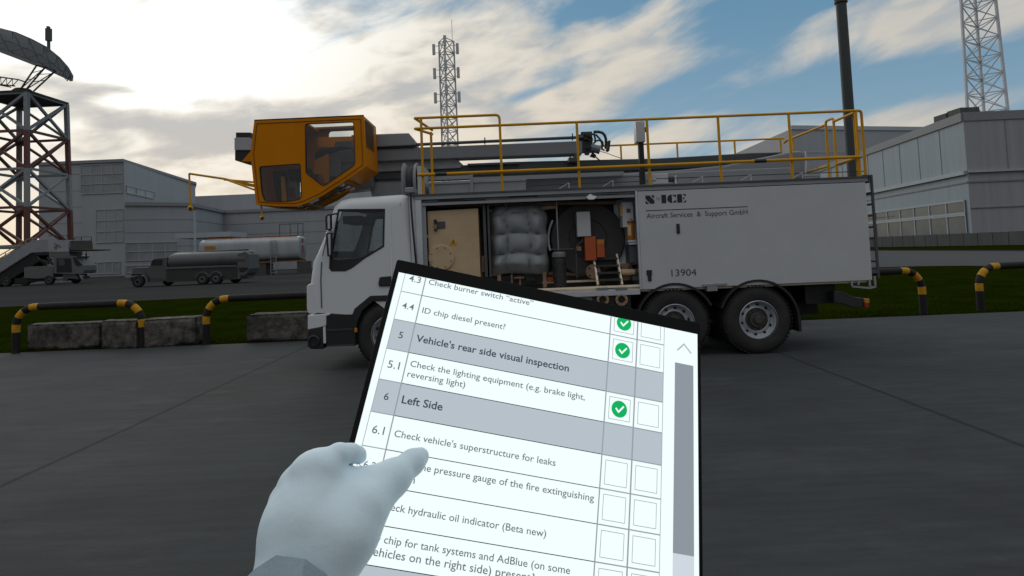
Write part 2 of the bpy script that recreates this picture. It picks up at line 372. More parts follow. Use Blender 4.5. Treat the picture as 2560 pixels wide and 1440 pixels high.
# blades of grass on the verge behind the hoops
rng = np.random.default_rng(3); n = 26000
gx = rng.uniform(-16, 17, n); gy = 13.6+rng.uniform(0, 1, n)**1.8*9
h = rng.uniform(.02, .06, n)*(1+.6*np.sin(gx*1.7)*np.sin(gy*2.3)); a = rng.uniform(0, 6.28, n); w = .006
vs = np.zeros((n, 3, 3)); vs[:, 0] = np.stack([gx-w*np.cos(a), gy-w*np.sin(a), np.full(n, .006)], 1); vs[:, 1] = np.stack([gx+w*np.cos(a), gy+w*np.sin(a), np.full(n, .006)], 1)
vs[:, 2] = np.stack([gx+rng.uniform(-.02, .02, n), gy+rng.uniform(-.02, .02, n), h], 1)
me = bpy.data.meshes.new('grass_blades'); me.from_pydata(vs.reshape(-1, 3).tolist(), [], np.arange(n*3).reshape(-1, 3).tolist()); me.materials.append(grassm)
o = bpy.data.objects.new('grass_blades', me); C.objects.link(o); struct(o, 'stuff'); tag(o, 'short dark green grass growing on the verge behind the striped hoops', 'grass')

# ------------------------------------------------------------------ striped hoops on the apron edge
hblack = mat('hoop_black', (.014, .013, .014), .7, spec=.25, var=.2, scale=5, dirt=(.05, .025, .02), dscale=4, damt=.35)
hyel = mat('hoop_yellow', (.50, .25, .012), .55, spec=.15, var=.15, scale=6, dirt=(.12, .07, .03), dscale=5, damt=.5)
def hoop(p, q, label, first=None, H=.98, rr=.42):
    p = Vector((*p, 0)); q = Vector((*q, 0)); d = (q-p).normalized(); L = (q-p).length; U = Vector((0, 0, 1)); r = .077
    o = thing('hoop_barrier', label, 'barrier', p, 'striped hoop barriers along the apron edge')
    path = [p-U*.02, p+U*(H-rr)]
    for k in range(1, 9):
        t = k/9*math.pi/2; path.append(p+U*(H-rr+rr*math.sin(t))+d*(rr-rr*math.cos(t)))
    path += [p+U*H+d*rr, p+U*H+d*(L-rr)]
    for k in range(1, 9):
        t = k/9*math.pi/2; path.append(p+U*(H-rr+rr*math.cos(t))+d*(L-rr+rr*math.sin(t)))
    path += [q+U*(H-rr), q-U*.02]
    # resample and split into painted bands, all in one pipe
    seg = [0]
    for i in range(1, len(path)): seg.append(seg[-1]+(path[i]-path[i-1]).length)
    T = seg[-1]
    def at(s):
        for i in range(1, len(path)):
            if s <= seg[i] or i == len(path)-1:
                f = (s-seg[i-1])/(seg[i]-seg[i-1]); return path[i-1].lerp(path[i], f)
    half = [(0, .47, 0), (.47, .64, 1), (.64, .80, 0), (.80, .98, 1), (.98, 1.13, 0), (1.13, 1.31, 1)]
    bands = half+[(1.31, T-1.31, 0)]+[(T-b, T-a, c) for a, b, c in reversed(half)]
    b = MB()
    for a, e, c in bands:
        b.mi = c; k = max(2, int((e-a)/.05)); b.tube([at(a+(e-a)*i/k) for i in range(k+1)], r, 14, cap=False)
    b.build('pipe', [hblack, hyel], o, smooth=True)
    return o
hoop((-10.78, 13.45), (P(355, 860, 13.5).x, 13.5), 'yellow and black hoop in front of the leftmost concrete blocks')
hoop((-6.74, 13.58), (-4.0, 13.75), 'yellow and black hoop ending behind the white truck cab')
hoop((5.85, 13.3), (8.92, 13.68), 'yellow and black hoop behind the rear ladder of the white truck')
hoop((10.34, 13.9), (13.2, 14.2), 'yellow and black hoop cut off by the right edge of the photo')

# ------------------------------------------------------------------ mossy concrete blocks
stone = mat('mossy_concrete', (.11, .10, .09), .95, var=.6, scale=7, bump=1., bscale=22, dirt=(.018, .02, .012), dscale=2.0, damt=.95, spec=.1)
def block(corners, h, label):
    cx = sum(c[0] for c in corners)/4; cy = sum(c[1] for c in corners)/4
    o = MB()
    vs = [(x, y, z) for z in (0, h) for x, y in corners]
    o.add(vs, [(0, 1, 2, 3), (7, 6, 5, 4), (0, 4, 5, 1), (1, 5, 6, 2), (2, 6, 7, 3), (3, 7, 4, 0)])
    # subdivide and roughen the block so that its edges look chipped
    bm = bmesh.new(); V = [bm.verts.new(v) for v in o.v]
    for f in o.f: bm.faces.new([V[i] for i in f])
    bmesh.ops.bevel(bm, geom=list(bm.edges), offset=.03, segments=2, affect='EDGES', clamp_overlap=True)
    bmesh.ops.subdivide_edges(bm, edges=bm.edges, cuts=7, use_grid_fill=True)
    rnd = random.Random(int(cx*100))
    for v in bm.verts:
        if v.co.z > .02: v.co += Vector((rnd.uniform(-1, 1), rnd.uniform(-1, 1), rnd.uniform(-1, 1)))*.007
    bmesh.ops.recalc_face_normals(bm, faces=bm.faces)
    me = bpy.data.meshes.new('concrete_block'); bm.to_mesh(me); bm.free(); me.materials.append(stone); me.shade_smooth()
    ob = bpy.data.objects.new('concrete_block', me); C.objects.link(ob); tag(ob, label, 'concrete block', 'mossy concrete blocks behind the hoops')
def blk(px0, py0, px1, py1, h, dep, skew, label):
    a = G(px0, py0); b = G(px1, py1); block([(a.x, a.y), (b.x, b.y), (b.x+skew, b.y+dep), (a.x+skew, a.y+dep)], h, label)
blk(67, 876, 251, 871, .56, .55, -.15, 'mossy concrete block, the leftmost, inside the first hoop')
blk(253, 873, 343, 872, .60, .5, -.2, 'short concrete block behind the right leg of the first hoop')
blk(344, 871, 492, 863, .60, .6, .0, 'dark concrete block between the first and second hoops')
blk(615, 857, 785, 850, .60, .6, .0, 'concrete block between the second hoop and the truck bumper')
# ------------------------------------------------------------------ buildings
panelg = mat('cladding_grey', (.285, .30, .32), .6, var=.05, scale=.5, stretch=(1, 1, .15), dirt=(.24, .25, .26), dscale=.3, damt=.3)
panell = mat('cladding_light', (.262, .318, .362), .6, var=.06, scale=.6, stretch=(2, 2, .12), dirt=(.19, .2, .21), dscale=.5, damt=.45)
panelm = mat('cladding_mid', (.28, .285, .31), .6, var=.06, scale=.6, stretch=(2, 2, .12), dirt=(.2, .2, .205), dscale=.5, damt=.45)
trim = mat('grey_trim', (.20, .205, .22), .6)
trimw = mat('pale_trim', (.33, .37, .40), .5)
pane = mat('window_pane', (.22, .235, .245), .35, var=.2, scale=.3)
pane2 = mat('window_blind', (.25, .265, .275), .5, var=.1)
roofm = mat('flat_roof', (.12, .125, .13), .8)
def vface(b, p, q, z0, z1, off=0., th=.12):
    """a slab standing on the segment p-q, thickness th, set off towards the camera side by off"""
    p = Vector((p[0], p[1], 0)); q = Vector((q[0], q[1], 0)); d = (q-p).normalized(); n = Vector((d.y, -d.x, 0))
    a, c = p+n*off, q+n*off; a2, c2 = p+n*(off-th), q+n*(off-th)
    vs = [Vector((v.x, v.y, z)) for z in (z0, z1) for v in (a, c, c2, a2)]
    b.add(vs, [(0, 1, 2, 3), (7, 6, 5, 4), (0, 4, 5, 1), (1, 5, 6, 2), (2, 6, 7, 3), (3, 7, 4, 0)])
def lerp2(p, q, t): return (p[0]+(q[0]-p[0])*t, p[1]+(q[1]-p[1])*t)
def solid(b, poly, z0, z1): b.prism(poly, z0, z1, 'Z')
def win(parent, p, q, t0, t1, z0, z1, cols, rows, off=.06, glassm=None, fr=.16, frm=None):
    """one window of a wall: a frame with mullions and its pane"""
    a, c = lerp2(p, q, t0), lerp2(p, q, t1); L = math.dist(a, c)
    f = MB(); s = fr/L
    for k in range(cols+1):
        t = k/cols; vface(f, lerp2(a, c, max(0, t-s/2)), lerp2(a, c, min(1, t+s/2)), z0, z1, off+.1, .14)
    for k in range(rows+1):
        z = z0+(z1-z0)*k/rows; vface(f, a, c, z-fr/2, z+fr/2, off+.13, .12)
    fo = f.build('window', frm or mul_, parent)
    g = MB(); vface(g, a, c, z0, z1, off, .05); go = g.build('pane', glassm or pane, fo); return fo
paned = mat('window_dark', (.085, .095, .10), .3, var=.25, scale=.3)
jointm = mat('joint_grey', (.22, .23, .245), .6)
mul_ = mat('mullion_grey', (.31, .33, .36), .5)
def top(px, py, Y): return P(px, py, Y)

# the long building on the left
YL = 140.
def bld_left():
    c = P(312, 600, YL); l = P(97, 600, YL+0.); r_end = P(490, 600, 185.)
    o = thing('terminal_building', 'tall grey terminal block with a stepped glass corner behind the radar tower', 'building', (c.x, c.y, 0))
    zt = P(315, 405, YL).z; p0, p1, p2 = (l.x, l.y), (c.x, c.y), (r_end.x, r_end.y); p3 = (r_end.x-30, 240.)
    b = MB(); solid(b, [p0, p1, p2, p3], 0, zt); b.build('wall', panelg, o)
    b = MB(); solid(b, [(p0[0]-.3, p0[1]-.3), (p1[0], p1[1]-.4), (p2[0]+.4, p2[1]), p3], zt+.01, zt+.7); b.build('parapet', trim, o)
    g = MB()
    for pz in (438, 480, 520, 560, 600, 640):
        z = P(120, pz, YL).z
        vface(g, p0, lerp2(p0, p1, .5), z-.06, z+.06, .05, .1)
    g.build('panel_joint', jointm, o)
    z1 = P(270, 411, YL).z; z0 = P(270, 483, YL).z
    win(o, p0, p1, (203-97)/(312-97), .985, z0, z1, 4, 3, glassm=pane)
    win(o, p1, p2, .02, .35, z0, P(330, 462, YL).z, 3, 1, glassm=pane)
    win(o, p0, p1, (241-97)/(312-97), .99, P(270, 606, YL).z, P(270, 524, YL).z, 3, 3, glassm=pane2)
    win(o, p0, p1, (150-97)/215, .95, .6, P(270, 655, YL).z, 8, 1, glassm=pane)
    return o
bld_left()
def bld_wing():
    Y0 = 112.
    a = P(312, 600, Y0); m1 = P(475, 600, Y0+6); m2 = P(560, 600, Y0+26); e = P(1400, 560, Y0+26)
    o = thing('hangar_wing', 'long low grey hangar wing behind the silver tankers', 'building', (m1.x, m1.y, 0))
    zt = P(312, 513, Y0).z; pts = [(a.x, a.y), (m1.x, m1.y), (m2.x, m2.y), (e.x, e.y)]
    b = MB(); solid(b, pts+[(e.x, e.y+40), (a.x, a.y+60)], 0, zt); b.build('wall', panelg, o)
    b = MB()
    for p, q in zip(pts, pts[1:]): vface(b, p, q, zt-.1, zt+.55, .35, .8)
    b.build('parapet', trim, o)
    b = MB()
    for k in (.42, .62, .8):
        for p, q in zip(pts, pts[1:]): vface(b, p, q, zt*k-.05, zt*k+.05, .05, .1)
    b.build('panel_joint', jointm, o)
    win(o, pts[0], pts[1], .01, .8, P(320, 652, Y0).z, P(320, 607, Y0).z, 4, 2, glassm=pane)
    win(o, pts[0], pts[1], .01, .55, .8, P(320, 665, Y0).z, 3, 1, glassm=pane)
    # flat canopy in front
    c0 = P(455, 589, 100.); c1 = P(590, 583, 100.)
    b = MB(); b.box(c0.x, c1.x, 98, 104, c0.z-.55, c0.z+.25); b.build('canopy', trimw, o)
    # upper roof level set back
    zt2 = P(560, 499, Y0+45).z; b = MB(); q = P(490, 600, Y0+40); b.box(q.x, e.x, Y0+40, Y0+80, 0, zt2+.6); b.build('upper_wall', panelg, o)
    for px_ in (880, 955, 1035):
        w = lerp2(pts[2], pts[3], (px_-560)/840.); w2 = lerp2(pts[2], pts[3], (px_-560+50)/840.)
        win(o, w, w2, 0, 1, P(px_, 640, Y0+26).z, P(px_, 560, Y0+26).z, 2, 2, glassm=pane2)
    return o
bld_wing()
pw = thing('flood_light_pole', 'thin pale pole rising in front of the hangar wing', 'light pole', (P(488, 640, 96).x, 96, 0))
b = MB(); x = P(488, 640, 96).x; zt = P(486, 524, 96).z; b.tube([(x, 96, 0), (x, 96, zt)], .22, 10, r2=.15); b.build('pole', trimw, pw, smooth=True)
b = MB(); b.box(x-.45, x+.45, 95.8, 96.2, zt, zt+.35); b.build('lamp_head', darkgrey, pw)

# the building on the right, its lit side running away to the left
def bld_right():
    Y0 = 92.; c = P(2430, 584, Y0)
    h = P(2404, 300, Y0).z; zt = h
    dirv = Vector((math.sin(R(8.3)), math.cos(R(8.3)))); far = (c.x-0, c.y)
    L = 62.; p1 = (c.x, c.y); p0 = (c.x-(-dirv.x)*0, 0)
    p0 = (c.x+dirv.x*L, c.y+dirv.y*L)
    p2 = (c.x+60, c.y-1.0)
    o = thing('cargo_building', 'large pale metal building with a window band at the right edge', 'building', (c.x, c.y, 0))
    b = MB(); solid(b, [p0, p1, p2, (p2[0]+8, p2[1]+70)], 0, zt)
    bw = b.build('wall', [panell], o); bw['label'] = 'pale weathered metal cladding'
    b = MB(); vface(b, p1, p2, 0, zt, .10, .09); b.build('end_wall', panelm, o)
    b = MB(); vface(b, p0, p1, zt-.2, zt+1.1, .25, .5); vface(b, p1, p2, zt-.2, zt+1.1, .25, .5); b.build('parapet', trim, o)
    # ledges
    b = MB(); zl = P(2419, 430, Y0).z
    vface(b, p0, p1, zl-.35, zl+.25, .5, .48); vface(b, p1, p2, zl-.15, zl+.2, .5, .38); b.build('ledge', trimw, o)
    b = MB(); z2 = P(2420, 455, Y0).z
    vface(b, p0, p1, z2-.12, z2+.12, .12, .1); vface(b, p1, p2, z2-.12, z2+.12, .24, .12)
    z3 = P(2424, 520, Y0).z; vface(b, p1, p2, z3-.08, z3+.08, .24, .12); vface(b, p0, lerp2(p0, p1, .62), z3-.08, z3+.08, .12, .1)
    for t in np.arange(.12, 1, .11): vface(b, lerp2(p0, p1, t), lerp2(p0, p1, t+.0015), zl, zt-.2, .06, .05)
    for t in np.arange(.10, 1, .11): vface(b, lerp2(p1, p2, t), lerp2(p1, p2, t+.002), zl, zt-.2, .16, .05)
    b.build('panel_joint', trim, o)
    zt1, zm, zb = P(2422, 500, Y0).z, P(2422, 536, Y0).z, P(2426, 588, Y0).z
    # window band at the foot of the lit side: two rows, seven bays
    t0 = .40
    win(o, p0, p1, t0, .985, zb-1.5, zm, 7, 1, .12, paned, .3, trimw); win(o, p0, p1, t0, .985, zm+.25, zt1, 7, 1, .12, paned, .3, trimw)
    win(o, p1, p2, .165, .9, P(2475, 446, Y0).z, P(2475, 428, Y0).z, 6, 1, .16, paned, .25, trimw)
    # vents on the roof
    v0 = P(2368, 290, 100.); v1 = P(2445, 268, 100.)
    rb = MB()
    for a0, a1, t_, y_ in ((2365, 2381, 282, 101), (2386, 2400, 279, 101), (2400, 2448, 267, 98)):
        q0, q1 = P(a0, t_+3, y_), P(a1, t_, y_); rb.box(q0.x, q1.x, y_, y_+3, zt-.1, max(q1.z, q0.z))
    ro = rb.build('roof_plant', mat('vent_dark', (.055, .06, .058), .7, var=.3, scale=.8, stretch=(3, 3, .1)), o)
    return o
bld_right()
def bld_back():
    Y0 = 165.
    a = P(1830, 395, Y0+45); c = P(1978, 325, Y0); e = P(2345, 318, Y0+12)
    o = thing('background_hangar', 'dull grey flat roofed block far behind the truck railing gate', 'building', (c.x, c.y, 0))
    zt = P(1978, 322, Y0).z; ze = P(1830, 392, Y0+45).z
    b = MB(); solid(b, [(a.x, a.y), (c.x, c.y), (e.x, e.y), (e.x+10, e.y+70), (a.x+25, a.y+30)], 0, zt); b.build('wall', panelg, o)
    b = MB(); vface(b, (c.x, c.y), (e.x, e.y), zt-.2, zt+.9, .3, .5); b.build('parapet', trimw, o)
    b = MB()
    for k in (.60, .80): vface(b, (c.x, c.y), (e.x, e.y), zt*k-.12, zt*k+.12, .12, .1)
    b.build('panel_joint', trimw, o)
    win(o, (c.x, c.y), (e.x, e.y), .26, .42, zt*.62, zt*.72, 1, 1, .1, pane)
    return o
bld_back()
# long low wall on the right and its grass
wallm = mat('boundary_concrete', (.085, .087, .087), .85, var=.1, scale=.4, stretch=(1, 1, .3), dirt=(.04, .04, .04), damt=.4)
b = MB(); w0 = G(2186, 618); w1 = G(2560, 612)
dw = (w1-w0).normalized(); pa = w0-dw*40; pb = w1+dw*50
for k in range(48):
    L = (pb-pa).length/48; s = pa+dw*(L*k+.06); e = pa+dw*(L*(k+1)-.06); vface(b, (s.x, s.y), (e.x, e.y), 0, 1.74+.02*(k % 2), .0, .3)
vface(b, (pa.x, pa.y), (pb.x, pb.y), 0, 1.66, -.06, .2)
o = b.build('boundary_wall', wallm); tag(o, 'long low concrete wall in front of the pale building at right', 'wall')

# ------------------------------------------------------------------ masts
mastm = mat('mast_galvanised', (.46, .47, .49), .55, metal=.1, var=.1)
def lattice(b, base, z0, z1, w0, w1, nseg, legs=4, rl=.07, rb=.035, ang=0., kind='X', cols=None):
    """tapering lattice; returns leg positions"""
    def ring(t):
        w = w0+(w1-w0)*t; z = z0+(z1-z0)*t; r = w/math.sqrt(2) if legs == 4 else w/math.sqrt(3)
        return [Vector((base[0]+r*math.cos(ang+2*math.pi*k/legs), base[1]+r*math.sin(ang+2*math.pi*k/legs), z)) for k in range(legs)]
    for i in range(nseg):
        if cols: b.mi = cols[i % len(cols)]
        A, B = ring(i/nseg), ring((i+1)/nseg)
        for k in range(legs):
            j = (k+1) % legs
            b.bar(A[k], B[k], rl*2); b.bar(B[k], B[j], rb*2)
            if i == 0: b.bar(A[k], A[j], rb*2)
            if kind == 'X': b.bar(A[k], B[j], rb*2); b.bar(A[j], B[k], rb*2)
            else: b.bar(*((A[k], B[j]) if i % 2 else (A[j], B[k])), rb*2)
    return ring
def phone_mast():
    Y = 105.; p = P(1132, 600, Y); zt = P(1127, 100, Y).z; S = Y/1550
    o = thing('phone_mast', 'slim grey lattice mast with antenna panels behind the truck roof', 'mast', (p.x, Y, 0))
    b = MB(); ring = lattice(b, (p.x, Y), 0, zt, 38*S*1.15, 38*S, 17, 3, .13, .055, R(-92)); b.build('lattice', mastm, o)
    w = 38*S
    for py in (122, 182, 243):
        z = P(1132, py, Y).z
        for dx, dy in ((-31*S, 0), (29*S, 0), (0, -w*.62)):
            if dx == 0: z2 = z+.9
            else: z2 = z
            q = MB(); q.box(p.x+dx-.25, p.x+dx+.25, Y+dy-.15, Y+dy+.15, z2-.95, z2+.95); an = q.build('antenna_panel', mastm, o, bevel=.05)
            for zz in (-.6, .6):
                q = MB(); q.bar((p.x+dx, Y+dy, z2+zz), (p.x+dx*.4, Y+dy*.4, z2+zz), .08); q.build('bracket', mastm, an)
    q = MB(); q.tube([(p.x+w*.45, Y, zt-.2), (p.x+w*.45, Y, zt+3.6)], .045, 6); q.build('whip_antenna', mastm, o)
phone_mast()
def roof_mast():
    Y = 118.; p = P(2492, 600, Y); S = Y/1550
    o = thing('radio_mast', 'tall bare lattice mast rising behind the right building roof', 'mast', (p.x, Y, 0))
    b = MB(); lattice(b, (p.x, Y), 0, 60, 92*S, 62*S, 17, 3, .20, .075, R(-62)); b.build('lattice', mastm, o)
roof_mast()
# the dark high pole right behind the truck
pm = mat('pole_dark', (.035, .04, .04), .6, var=.1)
Y = 31.; p = P(2150, 680, Y)
o = thing('high_mast_pole', 'thick dark round pole rising behind the rear of the truck', 'pole', (p.x, Y, 0))
b = MB(); b.tube([(p.x, Y, 0), (p.x, Y, P(2117, 6, Y).z)], .27, 20, r2=.25); b.build('pole', pm, o, smooth=True)
b = MB(); zt = P(2117, 8, Y).z; b.lathe([(.28, 0), (.31, .02), (.31, 1.2), (.2, 1.25)], (p.x, Y, zt), 'Z', 20); b.build('lamp_collar', pm, o, smooth=True)

# ------------------------------------------------------------------ radar tower
tw = mat('tower_grey', (.20, .22, .225), .55, var=.15); tr = mat('tower_red', (.105, .03, .022), .55, var=.2)
dishm = mat('dish_grey', (.50, .53, .56), .6, var=.05)
_nt = dishm.node_tree; _tr = _nt.nodes.new('ShaderNodeBsdfTranslucent'); _tr.inputs[0].default_value = (.5, .53, .56, 1); _mx = _nt.nodes.new('ShaderNodeMixShader'); _mx.inputs[0].default_value = .07
_nt.links.new(_nt.nodes['Principled BSDF'].outputs[0], _mx.inputs[1]); _nt.links.new(_tr.outputs[0], _mx.inputs[2]); _nt.links.new(_mx.outputs[0], _nt.nodes['Material Output'].inputs[0])
def radar():
    Y = 88.; S = Y/1550
    cx = P(57, 600, 90).x; w = 7.4; zp = 27.
    o = thing('radar_tower', 'red and grey lattice radar tower with a large curved dish on top', 'radar tower', (cx, Y+2, 0))
    b = MB(); lattice(b, (cx, Y+2), 0, zp, w*1.12, w, 5, 4, .27, .17, R(-47), cols=[0, 1, 0, 1, 0]); b.build('lattice', [tw, tr], o)
    def leg(k, s): 
        r = s/math.sqrt(2); a = R(-47)+k*math.pi/2; return (cx+r*math.cos(a), Y+2+r*math.sin(a))
    b = MB(); b.prism([leg(k, w*1.06) for k in range(4)], zp, zp+.35, 'Z'); b.build('platform', mat('platform_dark', (.02, .022, .021), .7), o)
    b = MB(); b.lathe([(1.7, 0), (1.7, .6), (1.0, 1.3), (.8, 1.3)], (cx, Y+2, zp+.3), 'Z', 20); b.build('turntable', mat('platform_dark', (0, 0, 0)), o)
    # dish: a long parabolic trough section, seen from behind and below
    def surf(px, py, Yd): return P(px, py, Yd)
    topl = [(-260, 62), (-160, 50), (-80, 54), (0, 70), (40, 80), (80, 97), (118, 117), (150, 143), (172, 168), (184, 190), (182, 203)]
    botl = [(-260, 120), (-160, 104), (-80, 108), (0, 131), (40, 146), (84, 163), (112, 172), (140, 186), (160, 195), (172, 201), (178, 204)]
    n = len(topl); vs = []; fs = []; m_ = 8
    for i in range(n):
        t = i/(n-1); dep = (2*abs(t-.5))**2
        A = P(*topl[i], Y-4+6*dep); B_ = P(*botl[i], Y+3.5-1.0*dep)
        for k in range(m_+1):
            s = k/m_; q = A.lerp(B_, s); bulge = math.sin(s*math.pi)*1.3*(1-.7*t if t > .5 else .7); vs.append(q+Vector((0, -bulge, -bulge*.25)))
    for i in range(n-1):
        for k in range(m_): a = i*(m_+1)+k; fs.append((a, a+1, a+m_+2, a+m_+1))
    q = MB(); q.add(vs, fs); d = q.build('dish', dishm, o, smooth=True, angle=80)
    
    # ribs on its back
    q = MB()
    dk = mat('rib_dark', (.05, .053, .055), .6)
    def back(i, s, off=.6): k = int(s*m_); return vs[i*(m_+1)+k]+Vector((0, -off, -off*.2))
    for i in range(n-1):
        for s in (.1, .4, .75):
            q.bar(back(i, s), back(i+1, s), .055)
        q.bar(back(i, .1), back(i, .9, .25), .05); q.bar(back(i, .1), back(i+1, .75), .04); q.bar(back(i, .75), back(i+1, .4), .04)
        q.bar(back(i, .4, .6), vs[i*(m_+1)+3], .04)
    q.build('rib_frame', dk, o)
    # carrying struts
    q = MB()
    feet = [P(52, 222, Y+1), P(65, 224, Y+3), P(84, 228, Y+1.5)]; heads = [P(92, 163, Y-.5), P(113, 168, Y+2), P(138, 178, Y+1.2)]
    for f, h_ in zip(feet, heads): q.bar(f, h_, .16)
    for a in range(2):
        q.bar(feet[a], heads[a+1], .1); q.bar(heads[a], heads[a+1], .12)
        for t in (.35, .68): q.bar(feet[a].lerp(heads[a], t), feet[a+1].lerp(heads[a+1], min(1, t+.2)), .08)
    q.build('strut', dk, o)
    q = MB()
    A, B_ = P(46, 199, Y+1), P(-90, 180, Y-1); A2, B2 = P(38, 215, Y+2.2), P(-90, 203, Y)
    q.bar(A, B_, .16); q.bar(A2, B2, .16); q.bar(P(66, 206, Y+2), A, .14); q.bar(P(28, 218, Y+.4), P(-90, 196, Y-2.), .14)
    for k in range(9): t = k/9; u_ = (k+.5)/9; q.bar(A.lerp(B_, t), A2.lerp(B2, u_), .08); q.bar(A2.lerp(B2, u_), A.lerp(B_, (k+1)/9), .08)
    q.build('feed_boom', dk, o)
    q = MB(); an = P(121, 118, Y-3); z1 = P(121, 66, Y-3).z
    q.box(an.x-.32, an.x+.32, Y-3.2, Y-2.7, an.z+.9, z1-.3); q.box(an.x-.18, an.x+.14, Y-3.15, Y-2.8, z1-.3, z1); q.box(an.x-.14, an.x+.14, Y-3.1, Y-2.8, an.z-.6, an.z+.9); q.build('antenna', dk, o)
radar()
# ------------------------------------------------------------------ the de-icing truck (side nearest to the viewer in the plane y = YT)
YT = 9.69; YF = 12.15; YC = (YT+YF)/2
T = thing('deicing_truck', 'white six wheeled aircraft deicing truck with an open equipment bay and a yellow roof railing', 'truck', (1., YC, 0))
# the truck's own frame has the same directions as the world
def Q(px, py, dy=0.):                         # a point on the near side (or dy behind it)
    p = P(px, py, YT+dy); return (p.x, p.y, p.z)
def pbox(b, px0, py0, px1, py1, d0, d1, at=None):
    """box whose near face fills a photo rectangle, from depth d0 to d1 behind the near side"""
    Yq = YT+(d0 if at is None else at); a = P(px0, py0, Yq); c = P(px1, py1, Yq)
    e = P(px0, py1, Yq); f = P(px1, py0, Yq)
    b.box((a.x+e.x)/2, (c.x+f.x)/2, YT+d0, YT+d1, (c.z+e.z)/2, (a.z+f.z)/2); return b
def one(name, m, parent, fn, **k):
    b = MB(); fn(b); return b.build(name, m, parent, **k)

# --- cab: outline in the x-z plane, front to the left
prof = [(-3.27, .98), (-3.30, 1.30), (-3.20, 1.62), (-3.14, 1.80), (-2.99, 2.02), (-2.90, 2.22), (-2.86, 2.42), (-2.80, 2.60), (-2.66, 2.69), (-2.45, 2.72), (-1.66, 2.755), (-1.56, 2.70), (-1.545, 2.55), (-1.57, .98)]
prof = [XZ(*q, YT) for q in ((775, 783), (768, 720), (777, 655), (790, 628), (806, 590), (814, 562), (822, 540), (831, 514), (846, 500), (872, 493), (1004, 484), (1022, 489), (1027, 512), (1034, 700), (1034, 772), (962, 772), (925, 744), (880, 787))]
winpoly = [XZ(720+x/3, 460+y/3, YT) for x, y in ((375, 188), (728, 185), (722, 470), (575, 560), (480, 632), (430, 655), (325, 655), (308, 630), (312, 545), (332, 440))]
def cab_loft():
    """rounded shell: the outline shrinks towards each side along a quarter circle on its front and roof edges"""
    k = len(prof); rad = .17; n = 7
    def shrink(d, dz):
        out = []
        q = inset(prof, max(d, 1e-4))
        for i, (p, s) in enumerate(zip(prof, q)):
            up = p[1] > 2.35; fr = p[0] < -2.85
            out.append(((s[0] if (fr or up) else p[0]) if True else p[0], s[1] if up else p[1]))
        return out
    b = MB(); rings = []
    for t in range(n+1):
        a = t/n*math.pi/2; rings.append((YT+rad*(1-math.sin(a)) if False else YT+rad*(1-math.cos(a)), rad*(1-math.sin(a))))
    rings = [(YT+rad*(1-math.cos(t/n*math.pi/2)), rad*(1-math.sin(t/n*math.pi/2))) for t in range(n+1)]
    far = [(YF-(y-YT), d) for y, d in reversed(rings)]
    allr = rings+far; vs = []; fs = []
    for y, d in allr: vs += [(x, y, z) for x, z in shrink(d, 0)]
    skipwin = {5, 6, 4, 3}            # windscreen opening: front segments
    for i in range(len(allr)-1):
        for j in range(k):
            mid = n <= i < len(allr)-1-n
            if mid and 3 <= j <= 6: continue
            fs.append((i*k+j, i*k+(j+1) % k, (i+1)*k+(j+1) % k, (i+1)*k+j))
    b.add(vs, fs)
    for y in (0, len(allr)-1):
        sh = shrink(allr[y][1], 0); Yq = allr[y][0]
        loops = [sh, winpoly]; tri = tessellate_polygon([[Vector((q[0], q[1], 0)) for q in l] for l in loops]); flat = sh+winpoly
        b.add([(q[0], Yq, q[1]) for q in flat], [tuple(t) for t in tri])
    o = b.build('cab', cabwhite, T, smooth=True, angle=38)
    return o
cab = cab_loft()
# windscreen pane across the front
wp = [prof[i] for i in (3, 4, 5, 6, 7)]
b = MB(); vs = [(x+.02, y, z) for x, z in wp for y in (YT+.17, YF-.17)]
b.add(vs, [(2*i, 2*i+1, 2*i+3, 2*i+2) for i in range(4)]); b.build('windscreen', tint, cab)
# side windows: black rubber surround, pane
ins = inset(winpoly, .028)
for yy, s in ((YT, -1), (YF, 1)):
    b = MB(); b.prism(winpoly, yy-.006 if s < 0 else yy-.05, yy+.05 if s < 0 else yy+.006, holes=[ins]); fr = b.build('window_frame', black, cab)
    b = MB(); b.prism(ins, yy+.02*-s-.003, yy+.02*-s+.003); b.build('pane', tint, fr)
# lower black sight panel of the near window
lowp = [XZ(720+x/3, 460+y/3, YT) for x, y in ((312, 570), (400, 572), (560, 548), (580, 556), (480, 630), (430, 653), (326, 653), (309, 630))]
one('sight_panel', black, cab, lambda b: b.prism(lowp, YT+.008, YT+.014))
one('window_header', black, cab, lambda b: b.prism([XZ(720+x/3, 460+y/3, YT) for x, y in ((370, 205), (375, 188), (728, 185), (724, 205), (560, 214))], YT+.0, YT+.015))
# doors: shut lines, handle, belt fold
b = MB(); b.tube([Q(976, 517, -.004), Q(978, 600, -.006), Q(979, 690, -.006)], .006, 6)
b.build('door_seam', mat('seam_light', (.75, .77, .8), .3), cab)
b = MB(); b.tube([Q(804, 655, -.002), Q(802, 700, -.004), Q(804, 770, -.004)], .010, 6); b.tube([Q(806, 640, -.002), Q(823, 565, .01)], .006, 6); b.build('corner_seam', mat('seam_dark', (.1, .1, .11), .5), cab)
one('door_handle', black, cab, lambda b: b.prism(rounded([XZ(720+x/3, 460+y/3, YT) for x, y in ((690, 697), (775, 690), (775, 765), (683, 768), (680, 740))], .02), YT-.03, YT+.01), bevel=.01)
# rear quarter of the cab: paler corner pillar
one('rear_pillar', cabwhite, T, lambda b: b.prism(rounded([XZ(1022, 492, YT), XZ(1040, 500, YT), XZ(1050, 760, YT), XZ(1034, 760, YT)], .01), YT+.02, YT+.35), bevel=.02)
